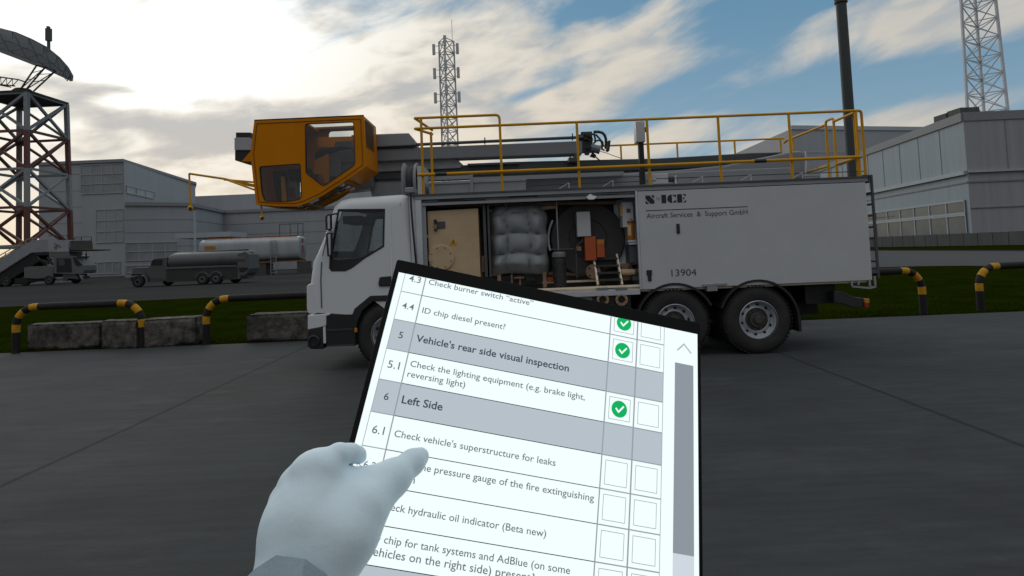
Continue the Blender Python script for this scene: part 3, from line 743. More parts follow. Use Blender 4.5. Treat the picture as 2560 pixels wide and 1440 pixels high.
# front bulge, bumper, step box
bul = [XZ(720+x/3, 460+y/3, YT) for x, y in ((148, 975), (136, 940), (135, 765), (150, 752), (205, 738), (208, 975))]
one('front_fairing', cabwhite, T, lambda b: b.prism(rounded(bul, .03), YT+.02, YF-.02), bevel=.035, seg=3)
bum = [XZ(720+x/3, 460+y/3, YT) for x, y in ((150, 985), (300, 970), (318, 968), (318, 980), (288, 992), (288, 1062), (240, 1075), (150, 1092))]
one('bumper', cabwhite, T, lambda b: b.prism(bum, YT-.02, YF+.02), bevel=.012)
bl = [XZ(720+x/3, 460+y/3, YT) for x, y in ((148, 1093), (240, 1078), (266, 1072), (266, 1238), (170, 1238), (146, 1215))]
bo = one('bumper_skirt', black, T, lambda b: b.prism(rounded(bl, .02), YT-.01, YF+.01), bevel=.015)
fl = P(770, 852, YT+.0)
b = MB(); b.lathe([(.09, 0), (.095, -.03), (.07, -.035), (.06, .02)], (fl.x+.10, YT-.012, fl.z), 'Y', 20); f_ = b.build('fog_lamp', mat('lamp_glass', (.05, .052, .055), .1, metal=.5), bo, smooth=True)
one('bumper_pillar', cabwhite, T, lambda b: pbox(b, 808, 815, 814, 858, -.01, .05))
sb = one('step_box', chassis, T, lambda b: pbox(b, 815, 785, 888, 866, .0, .5), bevel=.012)
for y in (822, 862): one('step_plate', mat('tread_metal', (.06, .06, .062), .5, metal=.4), sb, lambda b: pbox(b, 817, y, 884, y+4, -.012, .3))
one('side_marker_lamp', amber, T, lambda b: pbox(b, 886, 820, 892, 831, -.03, .02), bevel=.005)
arch = [XZ(720+x/3, 460+y/3, YT) for x, y in ((486, 975), (500, 935), (618, 838), (780, 832), (780, 875), (640, 880), (560, 950), (520, 1040), (510, 1100), (488, 1100))]
one('wheel_arch', black, T, lambda b: b.prism(arch, YT-.02, YT+.6), bevel=.008)
# mirrors
def mirror(pts, arms):
    m_ = one('mirror', black, T, lambda b: b.prism(rounded([XZ(*p, YT-.15) for p in pts], .03), YT-.2, YT-.08), bevel=.02, seg=3)
    one('mirror_face', mat('mirror_silver', (.45, .47, .5), .2, metal=.4), m_, lambda b: b.prism([XZ(*p, YT-.21) for p in inset(pts, 3.2)], YT-.206, YT-.202))
    for a in arms:
        b = MB(); b.tube([P(*a[0], YT-.14), P(*a[1], YT+.04)], .012, 8); b.build('mirror_arm', black, m_)
mirror([(815, 540), (827, 533), (828, 574), (816, 576)], [((822, 538), (846, 533)), ((822, 574), (828, 578))])
mirror([(816, 584), (829, 580), (829, 640), (820, 642)], [((824, 586), (834, 582)), ((825, 640), (830, 646))])
# inside the cab
seatm = mat('seat_fabric', (.018, .018, .02), .9)
sb_ = [XZ(720+x/3, 460+y/3, YT+.4) for x, y in ((585, 275), (640, 265), (655, 300), (600, 500), (620, 560), (520, 560), (510, 530))]
for y0 in (.30, 1.55):
    one('seat', seatm, T, lambda b: (b.prism(rounded([(-2.02, 1.28), (-1.86, 1.28), (-1.74, 2.02), (-1.86, 2.10), (-1.95, 2.02)], .04), YT+y0, YT+y0+.5), b.prism(rounded([(-2.5, 1.18), (-1.86, 1.18), (-1.86, 1.34), (-2.5, 1.36)], .04), YT+y0, YT+y0+.5), b.prism(rounded([(-1.84, 2.1), (-1.76, 2.1), (-1.73, 2.3), (-1.84, 2.32)], .03), YT+y0+.12, YT+y0+.38)), bevel=.03)
one('dashboard', seatm, T, lambda b: b.prism([(-3.05, 1.2), (-2.72, 1.2), (-2.62, 1.62), (-2.85, 1.76), (-3.1, 1.7)], YT+.12, YF-.12), bevel=.03)
b = MB(); c0 = Vector((-2.50, YT+.55, 1.72)); ax = Vector((-.55, 0, .83)).normalized(); a1 = Vector((0, 1, 0)); a2 = ax.cross(a1)
b.tube([c0+(a1*math.cos(t)+a2*math.sin(t))*.22 for t in [k/24*2*math.pi for k in range(25)]], .017, 8)
b.tube([c0-ax*.02, c0+Vector((-.22, 0, -.25))], .03, 8); b.tube([c0-a1*.22, c0+a1*.22], .014, 6); b.build('steering_wheel', black, T, smooth=True)
one('cab_floor', chassis, T, lambda b: b.box(-3.1, -1.58, YT+.1, YF-.1, 1.02, 1.10))
one('cab_lining', mat('lining_grey', (.05, .052, .055), .8), T, lambda b: b.box(-1.66, -1.62, YT+.08, YT+.7, 1.0, 2.5))
one('sun_visor', black, T, lambda b: (b.box(-2.70, -2.42, YT+.18, YT+.9, 2.30, 2.42), b.box(-2.2, -1.9, YT+.1, YT+.5, 2.38, 2.47)), bevel=.01)
one('grab_pole', alu, T, lambda b: b.bar((-2.22, YT+1.5, 1.5), (-1.96, YT+1.5, 2.42), .035))
# air hose beside the cab
b = MB(); b.tube([Q(1026, 478, -.03), Q(1028, 520, -.05), Q(1033, 580, -.05), Q(1040, 656, -.03), Q(1043, 720, 0)], .016, 8); b.build('air_hose', black, T, smooth=True)
one('hose_bracket', greypaint, T, lambda b: pbox(b, 1012, 468, 1034, 482, -.05, .3), bevel=.015)

# --- wheels
def wheel(parent, cx, cz, y0, dual, hubout):
    o = parent
    def tyre(y, w):
        b = MB(); ro = .53
        pr = [(.29, .01), (.31, -.0), (.40, -.02), (.47, -.005), (.512, .03), (.525, .06), (.53, w/2), (.525, w-.06), (.512, w-.03), (.47, w), (.40, w+.01), (.29, w)]
        b.lathe(pr, (cx, y, cz), 'Y', 56, closed=True)
        t = b.build('tyre', rubber, o, smooth=True, angle=50)
        g = MB()
        for k in range(56):
            a = k/56*2*math.pi
            for j, yy in enumerate((.045, w*.36, w*.64, w-.045)):
                aa = a+(.05 if j % 2 else 0); c, s = math.cos(aa), math.sin(aa)
                g.bar((cx+.522*c, y+yy, cz+.522*s), (cx+.537*c, y+yy, cz+.537*s), .034, w*.2, up=(0, 1, 0))
        g.build('tread', rubber, t)
    tyre(y0, .29)
    if dual: tyre(y0+.33, .29)
    b = MB()
    if hubout: pr = [(.292, -.005), (.300, .0), (.300, .04), (.27, .05), (.255, .09), (.215, .115), (.165, .10), (.165, .02), (.12, .0), (.0001, .0)]
    else: pr = [(.292, -.005), (.300, .0), (.300, .03), (.275, .035), (.262, .07), (.235, .10), (.205, .085), (.185, .075), (.175, .085)]
    b.lathe(pr, (cx, y0, cz), 'Y', 48, caps=False); r_ = b.build('rim', steel, o, smooth=True, angle=40)
    for k in range(10):
        a = k/10*2*math.pi+.2; g = MB(); g.lathe([(.024, 0), (.024, .012)], (cx+.236*math.cos(a), y0+.082, cz+.236*math.sin(a)), 'Y', 12); g.build('hand_hole', chassis, r_)
    g = MB(); g.lathe([(.0001, -.0), (.05, -.0), (.06, .012), (.062, .05), (.115, .055), (.12, .07), (.125, .10), (.19, .105), (.19, .12), (.0001, .12)], (cx, y0+.0, cz), 'Y', 36)
    h_ = g.build('hub', hubm, o, smooth=True, angle=30)
    g = MB()
    for k in range(10):
        a = k/10*2*math.pi; g.lathe([(.013, 0), (.013, -.03)], (cx+.155*math.cos(a), y0+.102, cz+.155*math.sin(a)), 'Y', 6)
    g.build('wheel_bolts', hubm, h_)
def wheelset(px, py, dual, front=False):
    p = P(px, py, YT+.0)
    for side in (0, 1):
        w = bpy.data.objects.new('wheel', None); C.objects.link(w); w.parent = T; w['_o'] = T['_o']
        if side == 0: wheel(w, p.x, .53, YT+.02, dual, front)
        else: wheel(w, p.x, .53, YF-.02-(.62 if dual else .29), dual, front)
    return p.x
fx = wheelset(975, 837, False, True); mx_ = wheelset(1690, 809, True); rx = wheelset(1898, 800, True)
for x in (fx, mx_, rx):
    one('axle', chassis, T, lambda b: b.tube([(x, YT+.3, .53), (x, YF-.3, .53)], .09, 12))
# rear mudguards
def guard(x, r0, a0, a1, flap=0.):
    n = 18; out = []
    for k in range(n+1):
        a = R(a0+(a1-a0)*k/n); out.append((x+(r0)*math.cos(a), .53+r0*math.sin(a)))
    inn = [(x+(r0-.035)*math.cos(R(a0+(a1-a0)*k/n)), .53+(r0-.035)*math.sin(R(a0+(a1-a0)*k/n))) for k in reversed(range(n+1))]
    one('mudguard', black, T, lambda b: b.prism(out+inn, YT-.03, YT+.66), smooth=True)
guard(mx_, .63, 172, 25); guard(rx, .63, 160, -8)
one('mud_flap', black, T, lambda b: b.box(rx+.60, rx+.64, YT-.02, YT+.64, .33, .55))
one('mud_flap', black, T, lambda b: b.box(mx_-.64, mx_-.60, YT+.05, YT+.64, .38, .7))
# chassis rails and underbody boxes
one('chassis_rail', chassis, T, lambda b: b.box(-3.0, 5.0, YT+.75, YT+.85, .62, .95))
one('chassis_rail', chassis, T, lambda b: b.box(-3.0, 5.0, YF-.85, YF-.75, .62, .95))
one('underbody', chassis, T, lambda b: (b.box(-1.3, 1.62, YT+.22, YF-.22, .48, 1.07), b.box(2.0, 5.02, YT+.7, YF-.7, .5, 1.07), b.box(4.62, 5.10, YT+.25, YF-.25, .72, 1.07)))
one('tank_box', greypaint, T, lambda b: pbox(b, 1330, 735, 1495, 790, .06, .5), bevel=.01)
one('valve_box', chassis, T, lambda b: pbox(b, 1482, 727, 1578, 790, .03, .3), bevel=.01)
for px_ in (1507, 1554):
    p = P(px_, 749, YT); b = MB(); b.lathe([(.055, -.01), (.06, -.04), (.095, -.04), (.095, .0), (.055, .0)], (p.x, YT+.03, p.z), 'Y', 24, closed=True); f_ = b.build('filler_ring', brass, T, smooth=True)
    for k in range(8):
        a = k*math.pi/4; g = MB(); g.lathe([(.007, 0), (.007, -.012)], (p.x+.078*math.cos(a), YT-.008, p.z+.078*math.sin(a)), 'Y', 6); g.build('bolt', hubm, f_)
    one('filler_label', mat('label_grey', (.16, .17, .17), .5), T, lambda b: pbox(b, px_-15, 719, px_+14, 726, -.012, 0))
# hitch arm with a red lamp, rear step
hp = [(2090, 728), (2112, 729), (2142, 744), (2163, 745), (2163, 769), (2140, 770), (2110, 760), (2090, 757)]
one('lamp_arm', mat('arm_black', (.02, .02, .022), .5), T, lambda b: b.prism([XZ(*q, YT) for q in hp], YT+.05, YT+.2), bevel=.01)
one('tail_lamp', amber, T, lambda b: pbox(b, 2162, 747, 2174, 758, .03, .2), bevel=.006)
one('tail_lamp', redlens, T, lambda b: pbox(b, 2162, 759, 2173, 769, .03, .2), bevel=.006)
b = MB()
for a, c in (((2128, 699), (2130, 716)), ((2145, 699), (2146, 712)), ((2173, 698), (2175, 719)), ((2130, 716), (2175, 720)), ((2175, 720), (2190, 716)), ((2188, 716), (2186, 690))): b.bar(Q(*a), Q(*c), .028)
b.build('rear_step', greypaint, T)
# rear ladder
b = MB()
la, lb = Q(2168, 450, .02), Q(2184, 700, .02)
for dy in (.0, .42):
    b.bar((5.68, YT+.04+dy, 1.10), (5.68, YT+.04+dy, 2.72), .032); b.bar((5.68, YT+.04+dy, 2.70), (5.5, YT+.04+dy, 2.70), .045); b.bar((5.68, YT+.04+dy, 1.2), (5.5, YT+.04+dy, 1.2), .045)
for k in range(9): b.bar((5.68, YT+.04, 1.18+.18*k), (5.68, YT+.46, 1.18+.18*k), .03)
b.build('rear_ladder', darkgrey, T)

# --- the box body
X0, X1 = -1.51, 5.555; ZB, ZT = 1.075, 2.665
XO = P(1597, 560, YT).x                                    # right end of the open bay
roofz = 2.60
one('roof_deck', greypaint, T, lambda b: (b.box(X0, X1+.05, YT-.015, YF+.015, 2.615, 2.675)))
one('roof_rail', darkgrey, T, lambda b: (b.box(X0-.02, X1+.06, YT-.03, YT+.05, 2.675, 2.70), b.box(X1+.04, X1+.065, YT-.03, YF, 2.60, 2.70)))
one('side_panel', white, T, lambda b: b.box(XO, X1, YT-.01, YT+.05, 1.075, 2.605), bevel=.006)
one('panel_edge', alu, T, lambda b: b.box(XO-.035, XO-.003, YT-.018, YT+.05, 1.075, 2.612), bevel=.004)
one('rear_wall', white, T, lambda b: b.box(X1-.05, X1-.002, YT+.052, YF, 1.08, 2.61))
one('far_wall', white, T, lambda b: b.box(X0+.05, X1-.06, YF-.05, YF, 1.08, 2.61))
one('front_wall', white, T, lambda b: b.box(X0, X0+.05, YT+.1, YF, 1.08, 2.61))
one('corner_post', alu, T, lambda b: (b.box(X0, X0+.10, YT-.01, YT+.09, 1.08, 2.612)), bevel=.008)
one('door_frame', greypaint, T, lambda b: (b.box(X0+.10, X0+.16, YT+.02, YT+.08, 1.08, 2.56), b.box(X0+.1, XO-.04, YT+.0, YT+.06, 2.52, 2.56), b.box(X0+.10, XO-.04, YT+.06, YT+.12, 2.565, 2.61)))
one('side_skirt', white, T, lambda b: b.box(X0, XO-.036, YT-.012, YT+.06, 1.0, 1.085), bevel=.006)
one('body_floor', tan, T, lambda b: b.box(X0+.05, X1-.05, YT+.06, YF-.05, 1.04, 1.10))
one('bay_divider', paleblue, T, lambda b: b.box(XO+.10, XO+.14, YT+.06, YT+1.3, 1.1, 2.58))
one('bay_back', greypaint, T, lambda b: b.box(X0+.1, XO+.1, YT+1.22, YT+1.26, 1.1, 2.58))
one('handle', black, T, lambda b: pbox(b, 1692, 559, 1700, 584, -.03, 0), bevel=.008)
one('latch', black, T, lambda b: (pbox(b, 1617, 675, 1630, 688, -.03, 0), pbox(b, 1620, 688, 1629, 703, -.025, 0)), bevel=.004)
one('hinge_bracket', greypaint, T, lambda b: (pbox(b, 1756, 710, 1786, 716, -.03, .02), pbox(b, 1788, 708, 1818, 714, -.03, .02), pbox(b, 1768, 716, 1794, 728, -.03, .1)), bevel=.004)
# lettering: stencil logo drawn as polygons, then text
def place(vs, px0, py0, px1, h_, y):
    """lay 2-D shapes (x right, y up, unit height h) on the side panel from one photo place to another"""
    a = P(px0, py0, YT); c = P(px1, py0, YT); return [(a.x+v[0]*h_, y, a.z+v[1]*h_) for v in vs]
logo = [[(0, 1), (.62, 1), (1.0, .48), (1.0, 0), (.58, 0), (0, .74)] if False else [(0, 1), (.45, 1), (1, .38), (1, 0), (.55, 0), (0, .62)],
        [(.62, 1), (1, 1), (1, .58)], [(0, 0), (0, .42), (.38, 0)],
        [(1.82, 1), (2.36, 1), (2.36, 0), (1.82, 0)]]
cc = (3.0, .5)
Cp = [(cc[0]+.52*math.cos(t)*1.0, .5+.5*math.sin(t)) for t in [R(95+k*170/14) for k in range(15)]]+[(3.02, 0), (3.02, 1)]
logo.append(Cp); logo += [[(3.10, .98), (3.5, .95), (3.5, .62), (3.12, .9)], [(3.10, .02), (3.5, .05), (3.5, .38), (3.12, .10)]]
logo += [[(3.62, 1), (4.18, 1), (4.18, 0), (3.62, 0)], [(4.22, 1), (4.62, 1), (4.62, .70), (4.3, .95)], [(4.22, 0), (4.62, 0), (4.62, .30), (4.3, .05)], [(4.22, .5), (4.45, .66), (4.45, .34)]]
b = MB(); la = P(1614, 510, YT); hL = (P(1614, 489, YT).z-la.z)
kx = (P(1715, 508, YT).x-la.x)/hL/4.62
for poly in logo: b.add([(la.x+x*hL*kx, YT-.0135, la.z+y*hL) for x, y in poly], [tuple(range(len(poly)))])
lg = b.build('logo_lettering', inkblack, T)
def side_text(s, name, px0, py0, px1, hpx, m, bold=0.):
    vs, fs = text_mesh(s, 1., bold); w = max(v[0] for v in vs); a = P(px0, py0, YT); c = P(px1, py0, YT); caph = .7
    H_ = (P(px0, py0-hpx, YT).z-a.z)/caph; k = (c.x-a.x)/w; b = MB()
    b.add([(a.x+v[0]*k, YT-.0135, a.z+v[1]*H_) for v in vs], fs); return b.build(name, m, T)
side_text('Aircraft Services  &  Support GmbH', 'company_lettering', 1616, 546, 1869, 12.5, inkgrey)
side_text('by', 'small_lettering', 1641, 500, 1651, 8, mat('ink_faint', (.18, .19, .2), .6))
side_text('13904', 'fleet_number', 1673, 691, 1741, 17, inkgrey)
one('lettering_rule', inkgrey, T, lambda b: (lambda a, c: b.box(a.x, c.x, YT-.0135, YT-.011, a.z-.006, a.z+.006))(P(1614, 527, YT), P(1868, 517, YT)))

# --- inside the open bay (from zoom pictures: origin 1020,440, four pixels per pixel)
def Z(x, y): return (1020+x/4, 440+y/4)
def zb(b, x0, y0, x1, y1, d0, d1): return pbox(b, *Z(x0, y0), *Z(x1, y1), d0, d1)
def zp(pts, d): return [XZ(*Z(x, y), YT+d) for x, y in pts]
cabn = one('switch_cabinet', beige, T, lambda b: b.prism(zp([(190, 352), (700, 322), (728, 1090), (218, 1090)], .10), YT+.10, YT+.9), bevel=.012)
p = P(*Z(335, 815), YT+.1); b = MB(); b.lathe([(.0001, -.03), (.19, -.03), (.205, -.02), (.205, .0), (.0001, .0)], (p.x, YT+.1, p.z), 'Y', 40); fl_ = b.build('round_flange', beige, cabn, smooth=True, angle=30)
b = MB()
for k in range(8):
    a = k*math.pi/4+.39; b.lathe([(.009, 0), (.009, -.012)], (p.x+.16*math.cos(a), YT+.07, p.z+.16*math.sin(a)), 'Y', 8)
b.build('flange_bolts', hubm, cabn)
tri = [(452, 622), (412, 692), (496, 694)]
wt = one('warning_sign', mat('sign_yellow', (.5, .27, .02), .5), cabn, lambda b: b.prism(rounded(zp(tri, .1), .008), YT+.096, YT+.0995))
one('warning_mark', inkblack, wt, lambda b: b.prism(zp([(455, 640), (441, 666), (452, 664), (446, 684), (466, 658), (454, 660), (461, 641)], .095), YT+.0945, YT+.0955))
b = MB(); b.tube([P(*Z(272, 435), YT+.07), P(*Z(277, 552), YT+.07)], .022, 10); b.build('latch_bar', black, cabn, smooth=True)
one('latch_plate', darkgrey, cabn, lambda b: zb(b, 292, 455, 372, 525, .085, .10), bevel=.005)
one('latch_grip', brown, cabn, lambda b: zb(b, 262, 482, 286, 530, .035, .06), bevel=.005)
one('hinge_bolt', alu, cabn, lambda b: zb(b, 165, 590, 195, 618, .06, .10), bevel=.004)
# posts and crossbars
for x, w in ((768, 22), (792, 14)):
    one('bay_post', darkgrey, T, lambda b: zb(b, x-w/2, 225, x+w/2+22, 1010, .12, .17))
one('bay_post', darkgrey, T, lambda b: zb(b, 965, 222, 990, 300, .10, .14)); one('bay_post', darkgrey, T, lambda b: zb(b, 1478, 218, 1496, 480, .14, .17))
for (x0, y0, x1, y1, dd, m_) in ((170, 268, 300, 276, .05, black), (300, 246, 560, 254, .05, black), (560, 240, 780, 252, .06, black), (1010, 205, 1340, 216, .05, black), (1930, 178, 2110, 190, .06, black), (1900, 188, 2270, 196, .1, black), (1300, 196, 2280, 204, .04, greypaint)):
    one('wiring_duct', m_, T, lambda b: b.bar(Q(*Z(x0, (y0+y1)/2), dd), Q(*Z(x1, (y0+y1)/2-(x1-x0)*.035), dd), .02))
b = MB(); b.tube([Q(*Z(250, 305), .35), Q(*Z(900, 280), .35), Q(*Z(2080, 262), .35)], .035, 12); b.build('return_pipe', brown, T, smooth=True)
b = MB(); b.tube([Q(*Z(800, 352), .4), Q(*Z(1200, 338), .4), Q(*Z(1475, 306), .4)], .035, 12); b.build('feed_pipe', beige, T, smooth=True)
b = MB(); b.tube([Q(*Z(752, 800), .2), Q(*Z(752, 960), .2)], .03, 10); b.tube([Q(*Z(740, 815), .2), Q(*Z(830, 780), .2)], .02, 8); b.build('riser_pipe', brown, T, smooth=True)
# quilted insulation jacket
def jacket():
    x0, z1 = XZ(*Z(806, 296), YT+.12); x1, z0 = XZ(*Z(1412, 985), YT+.12); W = x1-x0; Hh = z1-z0; n, m_ = 44, 52; vs = []; fs = []
    rnd = random.Random(5)
    cells = {(i, j): (rnd.uniform(-.03, .03), rnd.uniform(-.03, .03), rnd.uniform(.85, 1.1)) for i in range(3) for j in range(-1, 4)}
    colx = [0, .29, .69, 1.]; rowy = [0, .30, .585, .87, 1.06]
    for a in range(m_+1):
        v = a/m_
        for k in range(n+1):
            u = k/n; uu = min(max(u+.03*math.sin(v*9), 0), 1); vv = min(max(v+.018*math.sin(u*7+1), 0), 1)
            i = max(q for q in range(3) if uu >= colx[q]-1e-9); j = max(q for q in range(4) if vv >= rowy[q]-1e-9)
            fu = (uu-colx[i])/(colx[i+1]-colx[i]); fv = (vv-rowy[j])/(rowy[j+1]-rowy[j])
            puff = (max(0, math.sin(math.pi*fu))**.55)*(max(0, math.sin(math.pi*fv))**.5)*cells[(i, j)][2]
            edge = min(1, 6*min(u, 1-u))**.5*min(1, 6*min(v, 1-v) + (.2 if v > .5 else 0))**.5
            bul = .03*math.sin(math.pi*3.1*v)**2
            X = x0+W*u+(bul if u > .5 else -bul)*abs(u-.5)*2-(.05*(v-.88)/.12 if v > .88 and u > .5 else 0)+(.06*(v-.88)/.12 if v > .88 and u < .5 else 0)
            d = .34-.22*edge-.13*puff*edge-.02
            vs.append((X, YT+.12+d, z0+Hh*v+.02*math.sin(6.28*u)*(1-v)))
    for a in range(m_):
        for k in range(n): q = a*(n+1)+k; fs.append((q, q+1, q+n+2, q+n+1))
    back = [(x, YT+.75, z) for x, y, z in vs]; o_ = len(vs)
    rim = [k for k in range(n+1)]+[a*(n+1)+n for a in range(1, m_+1)]+[m_*(n+1)+k for k in reversed(range(n))]+[a*(n+1) for a in reversed(range(1, m_))]
    b = MB(); b.add(vs, fs); L_ = len(rim)
    rv = [vs[i] for i in rim]; b.add(rv+[(x, YT+.8, z) for x, y, z in rv], [(i, (i+1) % L_, L_+(i+1) % L_, L_+i) for i in range(L_)])
    o = b.build('insulation_jacket', quilt, T, smooth=True, angle=60); o['label'] = 'puffy grey quilted insulation jacket'
jacket()
for q_ in ((895, 990, 930, 1060, .15, .2), (1350, 960, 1385, 1115, .1, .16), (1030, 985, 1045, 1070, .2, .25), (1060, 1010, 1160, 1025, .25, .3), (1110, 1000, 1130, 1090, .30, .35)): one('jacket_strut', brown, T, lambda b: zb(b, *q_))
one('pump_block', chassis, T, lambda b: (zb(b, 930, 990, 1340, 1085, .35, .8), zb(b, 1180, 1015, 1280, 1050, .28, .4)))
one('red_valve', orangered, T, lambda b: zb(b, 1390, 1010, 1470, 1055, .4, .5), bevel=.01)
# hose reel: dark back plate and big disc
one('reel_plate', drumblack, T, lambda b: b.prism(zp([(1510, 250), (2036, 232), (2050, 560), (1510, 560)], .55), YT+.55, YT+.58))
p = P(*Z(1800, 628), YT+.42); rr_ = 372/4/1550*(YT+.42)
b = MB(); b.lathe([(.0001, .0), (rr_*.5, .0), (rr_*.52, -.015), (rr_-.02, -.02), (rr_, 0), (rr_, .02), (rr_*.45, .03), (rr_*.45, .55), (rr_, .58), (rr_, .6), (.0001, .6)], (p.x, YT+.44, p.z), 'Y', 64)
rl = b.build('hose_reel', drumblack, T, smooth=True, angle=30)
b = MB(); n = 200
b.tube([Vector((p.x+rr_*.72*math.cos(t), YT+.50+.45*(t/(2*math.pi*7)), p.z+rr_*.72*math.sin(t))) for t in [k/n*2*math.pi*7 for k in range(n+1)]], .04, 8); b.build('hose', rubber, rl, smooth=True)
b = MB(); n = 24
b.tube([Vector((p.x+(rr_+.04)*math.cos(t), YT+.42, p.z+(rr_+.04)*math.sin(t))) for t in [R(150+k*45/n) for k in range(n+1)]], .018, 8); b.build('guard_hoop', alu, rl, smooth=True)
jb = one('junction_box', white, T, lambda b: (zb(b, 1690, 356, 1826, 605, .24, .42)), bevel=.008); jb['label'] = 'pale grey junction box'
one('orange_case', orangered, T, lambda b: zb(b, 1770, 605, 1882, 845, .26, .42), bevel=.008)
oc = one('orange_case', orangered, T, lambda b: zb(b, 1888, 634, 1966, 815, .24, .40), bevel=.008)
one('case_lid', mat('lid_yellow', (.45, .17, .015), .5), oc, lambda b: zb(b, 1896, 634, 1960, 682, .235, .24))
b = MB(); b.tube([Q(*Z(1740, 600), .33), Q(*Z(1745, 650), .3), Q(*Z(1690, 700), .3), Q(*Z(1680, 740), .3), Q(*Z(1690, 1020), .3)], .012, 8); b.tube([Q(*Z(1430, 735), .32), Q(*Z(1660, 732), .32)], .014, 8); b.build('control_cable', darkgrey, T, smooth=True)
one('cable_gland', brown, T, lambda b: zb(b, 1685, 705, 1735, 750, .25, .33), bevel=.01)
b = MB(); b.tube([Q(*Z(1484, 225), .14), Q(*Z(1492, 470), .14), Q(*Z(1505, 740), .16)], .010, 8); b.build('lift_rod', greypaint, T, smooth=True)
# standing brush
br = P(*Z(1520, 930), YT+.14)
z0_, z1_ = P(*Z(1520, 1105), YT+.14).z, P(*Z(1515, 752), YT+.14).z; rB = .105
b = MB(); rnd = random.Random(2)
b.lathe([(.0001, 0), (rB*.85, 0), (rB*.85, z1_-z0_-.05), (.0001, z1_-z0_-.05)], (br.x, YT+.26, z0_), 'Z', 24)
for k in range(420):
    a = rnd.uniform(0, 6.283); zz = rnd.uniform(z0_+.02, z1_-.1); c, s = math.cos(a), math.sin(a)
    b.bar((br.x+rB*.84*c, YT+.26+rB*.84*s, zz), (br.x+rB*1.03*c, YT+.26+rB*1.03*s, zz-.05), .006)
bs = b.build('filter_brush', drumblack, T)
b = MB(); b.lathe([(rB*1.04, -.06), (rB*1.06, -.01), (rB*.85, .02), (.0001, .025)], (br.x, YT+.26, z1_-.03), 'Z', 24); b.build('brush_cap', mat('cap_grey', (.17, .18, .18), .7, var=.3, scale=20), bs, smooth=True)
# floor strip and pipe at the back of the floor
b = MB(); b.tube([Q(*Z(1390, 980), .5), Q(*Z(1860, 975), .5)], .035, 12); b.build('floor_pipe', brown, T, smooth=True)
one('floor_lip', tan, T, lambda b: (zb(b, 1165, 1040, 2325, 1060, .5, .9), zb(b, 1200, 1108, 2330, 1128, .02, .06)))
# coupling flanges at right
for (x, y, r_, d_) in ((1852, 955, .115, .25), (2175, 955, .13, .3)):
    p = P(*Z(x, y), YT+d_); b = MB(); b.lathe([(.0001, -.01), (r_, -.01), (r_, .03), (r_*.5, .04), (r_*.5, .3), (.0001, .3)], (p.x, YT+d_, p.z), 'Y', 32); f_ = b.build('coupling_flange', brown, T, smooth=True, angle=30)
    for k in range(4):
        a = k*math.pi/2+.8; g = MB(); g.lathe([(.016, 0), (.016, -.02)], (p.x+r_*.72*math.cos(a), YT+d_-.01, p.z+r_*.72*math.sin(a)), 'Y', 8); g.build('bolt', chassis, f_)
b = MB(); b.tube([Q(*Z(2130, 962), .22), Q(*Z(2285, 962), .22)], .05, 16); b.build('outlet_pipe', beige, T, smooth=True)
b = MB(); b.tube([Q(*Z(2270, 962), .18), Q(*Z(2318, 962), .18)], .062, 16); b.build('outlet_valve', darkgrey, T, smooth=True)
# right end wall equipment
ctl = one('control_box', white, T, lambda b: zb(b, 2142, 258, 2256, 512, .18, .5), bevel=.008)
one('gauge_panel', mat('gauge_dark', (.05, .05, .05), .4), ctl, lambda b: zb(b, 2185, 325, 2225, 365, .172, .18))
one('drain_tube', yellow, T, lambda b: zb(b, 2124, 285, 2136, 402, .16, .19))
for q_ in ((2215, 690, 2308, 865, .14, .5), (2250, 1000, 2320, 1045, .14, .5)): one('bay_locker', darkgrey, T, lambda b: zb(b, *q_), bevel=.006)
one('bright_fill_panel', mat('fill_panel_pale', (.80, .90, .95), .6, var=.05), T, lambda b: b.prism(zp([(2060, 250), (2300, 190), (2330, 880), (2070, 900)], .5), YT+.53, YT+.55))  # pale panel added so that the end wall of the bay looks lit
one('bay_shelf', alu, T, lambda b: (zb(b, 2208, 668, 2308, 684, .1, .5), zb(b, 2200, 640, 2306, 660, .14, .4)))
one('work_lamp', mat('lamp_white', (.8, .82, .85), .4), T, lambda b: b.prism(rounded(zp([(1778, 212), (1795, 200), (1822, 180), (1840, 196), (1888, 208), (1858, 236), (1805, 238)], .0), .01), YT-.05, YT+.03), bevel=.015)
# ------------------------------------------------------------------ on the roof of the truck
def rail(name, pts, r=.021, par=T, m=None):
    b = MB(); b.tube([Vector(p) for p in pts], r, 10); return b.build(name, m or yellow, par, smooth=True)
def bent(pts, rad=.06, n=4):
    """round the inner corners of a polyline"""
    out = [Vector(pts[0])]
    for i in range(1, len(pts)-1):
        p = Vector(pts[i]); a = (Vector(pts[i-1])-p).normalized(); c = (Vector(pts[i+1])-p).normalized(); A, B_ = p+a*rad, p+c*rad
        for k in range(n+1): t = k/n; out.append(A*(1-t)**2+p*2*t*(1-t)+B_*t*t)
    return out+[Vector(pts[-1])]
zd = 2.675; zr = 3.745; yn = YT+.03; yf = YF-.03
xs = [P(1253, 400, yn).x, P(1446, 400, yn).x, P(1621, 380, yn).x, P(1799, 370, yn).x, P(1976, 360, yn).x]
xl = P(1050, 320, yn).x; xr = P(2139, 280, yn).x; zm = P(1800, 407, yn).z
zh = P(1150, 291, yn).z; zl_ = P(1050, 319, yn).z
zr = P(1620, 298, yn).z
rail('rail_post', [(xs[0], yn, zd), (xs[0], yn, zr)])
for x in xs[1:]: rail('rail_post', [(x, yn, zd), (x, yn, zr)])
rail('top_rail', [(xl-.08, yn, zr), (xr+.02, yn, zr)])
rail('front_hoop', bent([(xl-.08, yn, zh), (xs[0], yn, zh), (xs[0], yn, zr)], .07))
rail('mid_rail', [(xl+.27, yn-.03, zm), (xr, yn-.03, zm)], .024)
